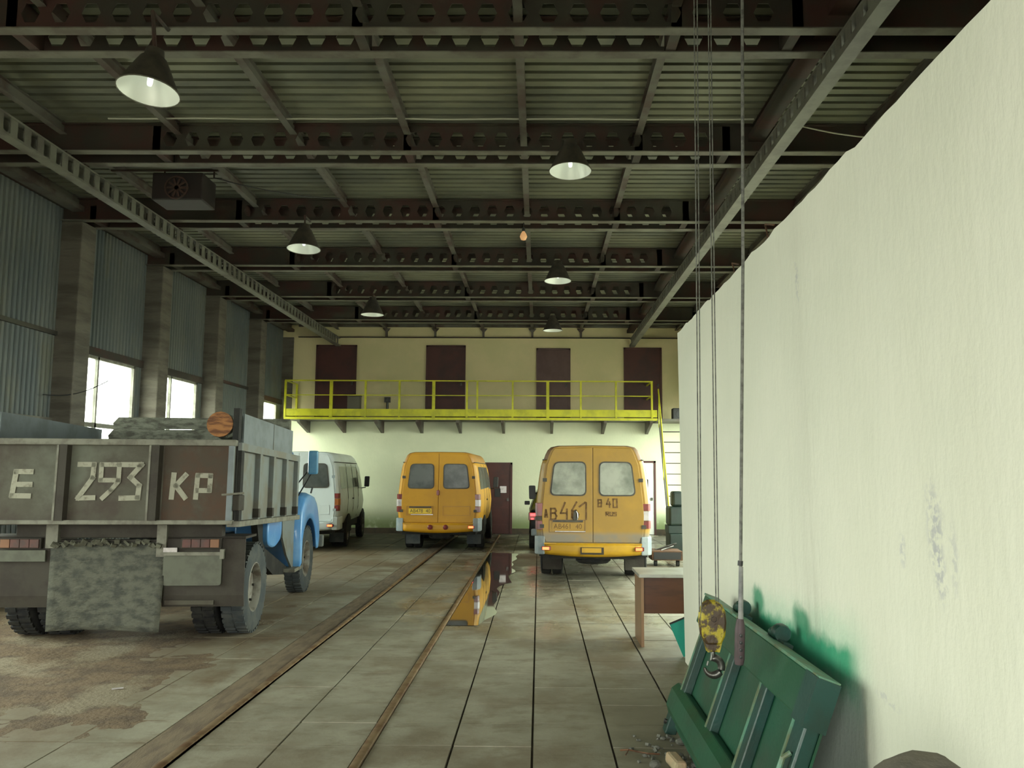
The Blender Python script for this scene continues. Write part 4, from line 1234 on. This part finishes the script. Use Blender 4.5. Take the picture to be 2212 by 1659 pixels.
# body floor and sides
tb_().box(-1.25, 1.22, Yg + .04, 1.85, 1.30, 1.36).build('body_floor', K['guard'], TR)
for s_, X in ((1, 1.22), (-1, -1.25)):
    sd = tb_().box(X - .02, X + .01, Yg + .05, 1.85, 1.33, 2.12).build('side_wall', K['side'], TR)
    tb_().box(X - .03, X + .07 * s_, Yg + .05, 1.87, 2.06, 2.14).build('side_top_rail', K['side'], sd)
    tb_().box(X - .03, X + .10 * s_, Yg - .02, 1.87, 1.275, 1.335).build('side_bottom_rail', K['tailedge'], sd, bevel=.006)
    for y in (-.98, -.22, .42, 1.10, 1.78):
        tb_().box(X, X + .065 * s_, y, y + .10, 1.33, 2.07).build('side_rib', K['side'] if y > -.9 else K['dark'], sd)
        if y > -.9: tb_().box(X + .0, X + .075 * s_, y - .02, y + .06, 1.35, 1.45).build('rib_foot', K['guard'], sd)
    bo = tb_().box(X + .0, X + .03 * s_, Yg + .24, 1.55, 2.14, 2.46).build('extension_board', K['board'], TR)
    tb_().box(X + .03 * s_, X + .036 * s_, .48, .50, 2.14, 2.46).build('board_joint', K['side'], bo)
    tb_().box(X - .03, X + .03, Yg + .04, Yg + .13, 1.33, 2.50).build('corner_post', K['dark'], TR)
tb_().box(1.18, 1.30, Yg + .0, Yg + .2, 1.44, 1.60).build('tailgate_latch', K['guard'], TR, bevel=.01)
m = tb_(); m.tube([(1.14, Yg - .06, 1.60), (1.36, Yg - .04, 1.62)], .012, 6); m.build('latch_bar', K['tailedge'], TR)
hb = tb_().box(-1.25, 1.22, 1.83, 1.87, 1.33, 2.12).build('headboard', K['side'], TR)
for z0, z1, xl in ((2.13, 2.29, -1.04), (2.30, 2.46, -1.13), (2.47, 2.62, -1.08)):
    m = tb_(); m.prism([(xl, z0), (1.21, z0), (1.21, z1), (xl + .05, z1 + .005), (xl - .02, (z0 + z1) / 2)], 'y', 1.50 + .01 * (z0 > 2.3), 1.54)
    m.build('headboard_plank', K['bark'], hb)
for x in (-.5, .5): tb_().box(x - .04, x + .04, 1.54, 1.58, 1.9, 2.60).build('headboard_stake', K['guard'], hb)

# load
lg = MB()
def log(name, a, b_, r0, r1, label, endmat):
    a = Vector(a); b_ = Vector(b_); n_ = 14; d = (b_ - a)
    t = thing(name, label, 'log', TR.matrix_basis @ a)
    M_ = TR.matrix_basis.to_3x3()
    D = M_ @ d
    pts = []; rr = []
    for i in range(n_ + 1):
        f = i / n_
        pts.append(D * f + Vector((0, 0, .02 * mn.noise(Vector((f * 3, r0 * 50, 0))))))
        rr.append((r0 + (r1 - r0) * f) * (1 + .06 * mn.noise(Vector((f * 6, 1, r0 * 9)))))
    m = MB(); m.tube(pts, rr, 20, caps=False)
    # knobbly bark
    for i, v in enumerate(m.v):
        vv = Vector(v); f = i // 20
        c = pts[f]; o_ = vv - c
        m.v[i] = tuple(c + o_ * (1 + .07 * mn.noise(vv * 9)))
    m.build('bark', K['bark'], t, smooth=70)
    m = MB(); u = D.normalized()
    ring = [Vector(v) for v in m.v]
    m.tube([pts[0] - u * .004, pts[0] + u * .03], r0 * .985, 20); m.build('sawn_end', endmat, t)
    m = MB(); m.tube([pts[-1] - u * .03, pts[-1] + u * .004], r1 * .985, 20); m.build('sawn_end', endmat, t)
    return t
TR.rotation_euler = (0, 0, R(4.3)); bpy.context.view_layer.update()
log('log', (1.055, -.98, 2.335), (.98, .75, 2.20), .135, .125, 'grey log with orange sawn end lying in the truck body by the corner post', K['cut'])
def heap(u, v):
    x = -1.2 + 2.4 * u; y = Yg + .1 + 2.7 * v
    e = min(1, min(u, 1 - u) * 8, min(v, 1 - v) * 8)
    z = 1.40 + e * (.66 + .10 * mn.noise(Vector((x * 2, y * 2, 0))) + .05 * mn.noise(Vector((x * 7, y * 7, 0))))
    return tuple(TR.matrix_basis @ Vector((x, y, z)))
ld = MB().grid(heap, 40, 44).build('dirt_load', K['mud'], smooth=70); ld['kind'] = 'stuff'; tag(ld, 'grey heap of dirt in the truck body under the log', 'dirt')

# chassis and rear equipment
m = MB()
for x in (-.42, .38): m.box(x - .04, x + .04, -.7, 4.9, .80, 1.0)
m.build('chassis_rail', K['dark'], TR)
bx(-1.05, 1.05, -.72, -.60, 1.14, 1.30).build('rear_crossmember', K['guard'], TR, bevel=.01)
bx(-.72, -.60, -.78, -.70, 1.04, 1.28).build('bracket', K['tailedge'], TR)
bx(.40, .50, -.78, -.70, .95, 1.28).build('bracket', K['tailedge'], TR)
bx(-.62, .42, -.70, -.6, 1.02, 1.12).build('spring_beam', K['guard'], TR)
# big rubber flap, slightly buckled
m = MB()
m.grid(lambda u, v: (-.655 + 1.135 * u - .02 * v * (1 - u) + .02 * v * u, -.78 + .03 * math.sin(u * 5) * (1 - v) - .02 * math.cos(v * 3), .20 + .90 * v + .012 * math.sin(u * 4) * (1 - v)), 20, 14)
m.build('rubber_flap', K['flap'], TR, smooth=60, solid=.015)
# clods caked on the upper edge
m = MB()
for i in range(26):
    x = -.62 + 1.05 * i / 25 + random.uniform(-.02, .02)
    m.rbox((x, -.80, 1.09 + random.uniform(-.03, .02)), (.05, .03, random.uniform(.02, .06)), (random.random(), random.random(), random.random()))
m.build('caked_mud', K['mud'], TR)
for s_ in (1, -1):
    x0, x1 = (.46, 1.30) if s_ > 0 else (-1.42, -.66)
    gd = MB().grid(lambda u, v: (x0 + (x1 - x0) * u, -.74 + .05 * (1 - v) * 0 + (.0 if v > .15 else .03), .43 + .72 * v), 4, 6).build('mudguard', K['guard'], TR, solid=.02)
    mg = MB().box(x0, x1, -.74, -.30, 1.13, 1.155).build('mudguard_top', K['guard'], TR)
    lx0, lx1 = (.67, 1.05) if s_ > 0 else (-1.155, -.768)
    tl = bx(lx0 - .015, lx1 + .015, -.80, -.745, 1.035, 1.145).build('tail_light', K['guard'], TR, bevel=.006)
    k = (lx1 - lx0) / 4
    for i in range(4):
        amb = (i == 3) if s_ > 0 else (i == 0)
        bx(lx0 + i * k + .003, lx0 + (i + 1) * k - .003, -.815, -.80, 1.047, 1.133).build('lens', K['dullamber'] if amb else K['dullred'], tl, bevel=.003)
bx(.47, 1.10, -.80, -.76, .965, 1.0).build('plate_carrier', K['tailedge'], TR)
MB().prism(rpoly([(.48, .655), (1.075, .655), (1.075, .965), (.48, .965)], .035), 'y', -.785, -.765).build('blank_plate', K['platebl'], TR)
bx(.48, .62, -.80, -.78, 1.0, 1.045).build('small_white_plate', K['clear'], TR)
bx(1.06, 1.10, -.81, -.76, .93, 1.03).build('plate_bracket', K['tailedge'], TR)
bx(-1.30, -.71, -.79, -.76, .905, 1.02).build('light_strip', K['platebl'], TR)
bx(.50, 1.0, -.752, -.745, .455, .50).build('guard_fold', K['tail'], TR)
# axles, wheels
MB().tube([(-1.1, .2, .51), (1.0, .2, .51)], .08, 10).lathe([(.001, -.25), (.15, -.18), (.21, 0), (.15, .18), (.001, .25)], (-.04, .2, .51), 'x', 18).build('rear_axle', K['dark'], TR, smooth=40)
for xs, sd in ((1.06, 1), (.74, 1), (-1.22, -1), (-.88, -1)):
    wheel(TR, xs, .2, .51, .27, sd, K['tyred'] if xs == 1.06 else K['tyre'], K['rim'], name='wheel' if abs(xs) > 1 else 'inner_wheel', n=36, rimr=.54)
wheel(TR, 1.0, 3.45, .50, .26, 1, K['tyred'], K['rim'], n=36, rimr=.54)
wheel(TR, -1.06, 3.45, .50, .26, -1, K['tyre'], K['rim'], n=36, rimr=.54)
MB().tube([(-.9, 3.45, .5), (.9, 3.45, .5)], .06, 8).build('front_axle', K['dark'], TR)
MB().tube([(0, .3, .55), (0, 2.6, .75)], .05, 8).build('drive_shaft', K['dark'], TR)
# fuel tank, step, diagonal skirt under the body
MB().prism(rpoly([(1.26, .90), (1.62, .82), (2.02, .92), (2.02, 1.24), (1.26, 1.24)], .14), 'x', .62, 1.05).build('fuel_tank', K['blue'], TR, bevel=.02, smooth=35)
MB().prism([(.95, 1.20), (1.22, 1.20), (1.40, .84), (2.70, .46), (2.62, .36), (1.9, .44), (1.2, .70)], 'x', .90, .98).build('skirt_strut', K['dark'], TR)
# cab
cab = MB().prism(rpoly([(2.02, 1.0), (3.15, 1.0), (3.30, 1.45), (3.02, 2.14), (2.10, 2.14)], .12), 'x', -.98, .98).build('cab', K['blue'], TR, bevel=.05, smooth=35)
MB().prism(rpoly([(-.62, 1.55), (.62, 1.55), (.58, 1.98), (-.58, 1.98)], .06), 'y', 2.0, 2.03).build('cab_rear_window', K['gside'], cab)
for s_ in (-1, 1):
    MB().prism(rpoly([(2.30, 1.42), (3.05, 1.42), (2.92, 1.95), (2.32, 1.95)], .06), 'x', s_ * .975, s_ * .99).build('door_window', K['gside'], cab)
    dr = MB().prism(rpoly([(2.12, .98), (3.02, .98), (3.02, 1.38), (2.12, 1.38)], .10), 'x', s_ * .95, s_ * 1.015).build('cab_door', K['blue'], TR, bevel=.02, smooth=35)
    bx(s_ * 1.0, s_ * 1.03, 2.2, 2.34, 1.24, 1.27).build('door_handle', K['chrome'], dr)
    # cab lower panel (light) and running board
    MB().prism([(2.02, 1.26), (2.95, 1.26), (2.95, .44), (2.72, .44), (2.35, .66), (2.08, .92)], 'x', s_ * 1.02, s_ * 1.05).build('step_panel', K['side'], TR)
    bx(s_ * .85, s_ * 1.14, 2.50, 3.0, .40, .45).build('running_board', K['tailedge'], TR)
    # fender with arch
    out = [(2.80, .42), (2.78, .95), (2.84, 1.34), (3.0, 1.48), (3.35, 1.53), (3.75, 1.48), (4.05, 1.34), (4.22, 1.10), (4.26, .80), (4.12, .62)]
    arch = [(3.45 + .60 * math.cos(a), .52 + .60 * math.sin(a)) for a in [R(8 + k * 14.5) for k in range(12)]]
    prf = out + arch[:]
    arch_pts = [p_ for p_ in arch if p_[1] > .42]
    m = MB()
    No = 24
    def along(P, t_):
        import bisect
        L_ = [0]
        for a_, b2 in zip(P, P[1:]): L_.append(L_[-1] + math.dist(a_, b2))
        x_ = t_ * L_[-1]
        for i_ in range(len(P) - 1):
            if x_ <= L_[i_ + 1] + 1e-9:
                f_ = (x_ - L_[i_]) / max(1e-9, L_[i_ + 1] - L_[i_]); return (P[i_][0] + (P[i_ + 1][0] - P[i_][0]) * f_, P[i_][1] + (P[i_ + 1][1] - P[i_][1]) * f_)
        return P[-1]
    ap = list(reversed(arch_pts))      # rear to front
    sect = [(.55, 0, 1), (.95, 0, 1), (1.08, .03, 1), (1.15, .12, 1), (1.17, .35, 1), (1.15, 1, 1)]
    def ff(u, v):
        o_ = along(out, u); a_ = along(ap, u)
        k_ = v * (len(sect) - 1); i_ = min(int(k_), len(sect) - 2); f_ = k_ - i_
        X = sect[i_][0] + (sect[i_ + 1][0] - sect[i_][0]) * f_; mixv = sect[i_][1] + (sect[i_ + 1][1] - sect[i_][1]) * f_
        return (s_ * X, o_[0] + (a_[0] - o_[0]) * mixv, o_[1] + (a_[1] - o_[1]) * mixv)
    m.grid(ff, 24, 15)
    m.build('fender', K['blue'], TR, smooth=60, solid=.02)
    MB().lathe([(.001, 4.34), (.10, 4.33), (.13, 4.25), (.13, 4.1)], (s_ * .82, 0, 1.0), 'y', 18).build('headlight', K['clear'], TR, smooth=40)
hd = MB().prism(rpoly([(3.1, .85), (4.75, .85), (4.80, 1.50), (4.2, 1.66), (3.1, 1.70)], .08), 'x', -.52, .52).build('bonnet', K['blue'], TR, bevel=.08, smooth=35)
bx(-.6, .6, 4.76, 4.84, .85, 1.30).build('radiator_grille', K['side'], TR)
bx(-1.1, 1.1, 4.9, 5.0, .55, .75).build('front_bumper', K['side'], TR, bevel=.02)
mi = MB().prism(rpoly([(1.22, 1.80), (1.36, 1.80), (1.36, 2.15), (1.22, 2.15)], .03), 'y', 2.80, 2.90).build('mirror', K['bluel'], TR, bevel=.02)
MB().tube([(1.0, 3.05, 1.62), (1.26, 2.88, 1.92)], .010, 6).tube([(1.0, 3.05, 1.40), (1.26, 2.88, 1.82)], .010, 6).tube([(1.02, 3.05, 1.35), (1.02, 3.05, 1.70)], .012, 6).build('mirror_arm', K['vblack'], mi)
MB().tube([(1.14, 3.5, 1.50), (1.16, 3.52, 1.60)], .014, 6).build('marker_stalk', K['vblack'], TR)

# hall clutter: small litter on the slabs
for i, (x, y, s_) in enumerate(((-3.48, 7.32, .035), (.30, 5.9, .01))):
    pass
m = MB().rbox((0, 0, .006), (.09, .03, .006), (0, 0, .5)); o = m.build('paper_scrap', K['clear']); o.location = (-3.55, 7.2, .01)
tag(o, 'small white paper scrap on the dirt behind the truck', 'litter')
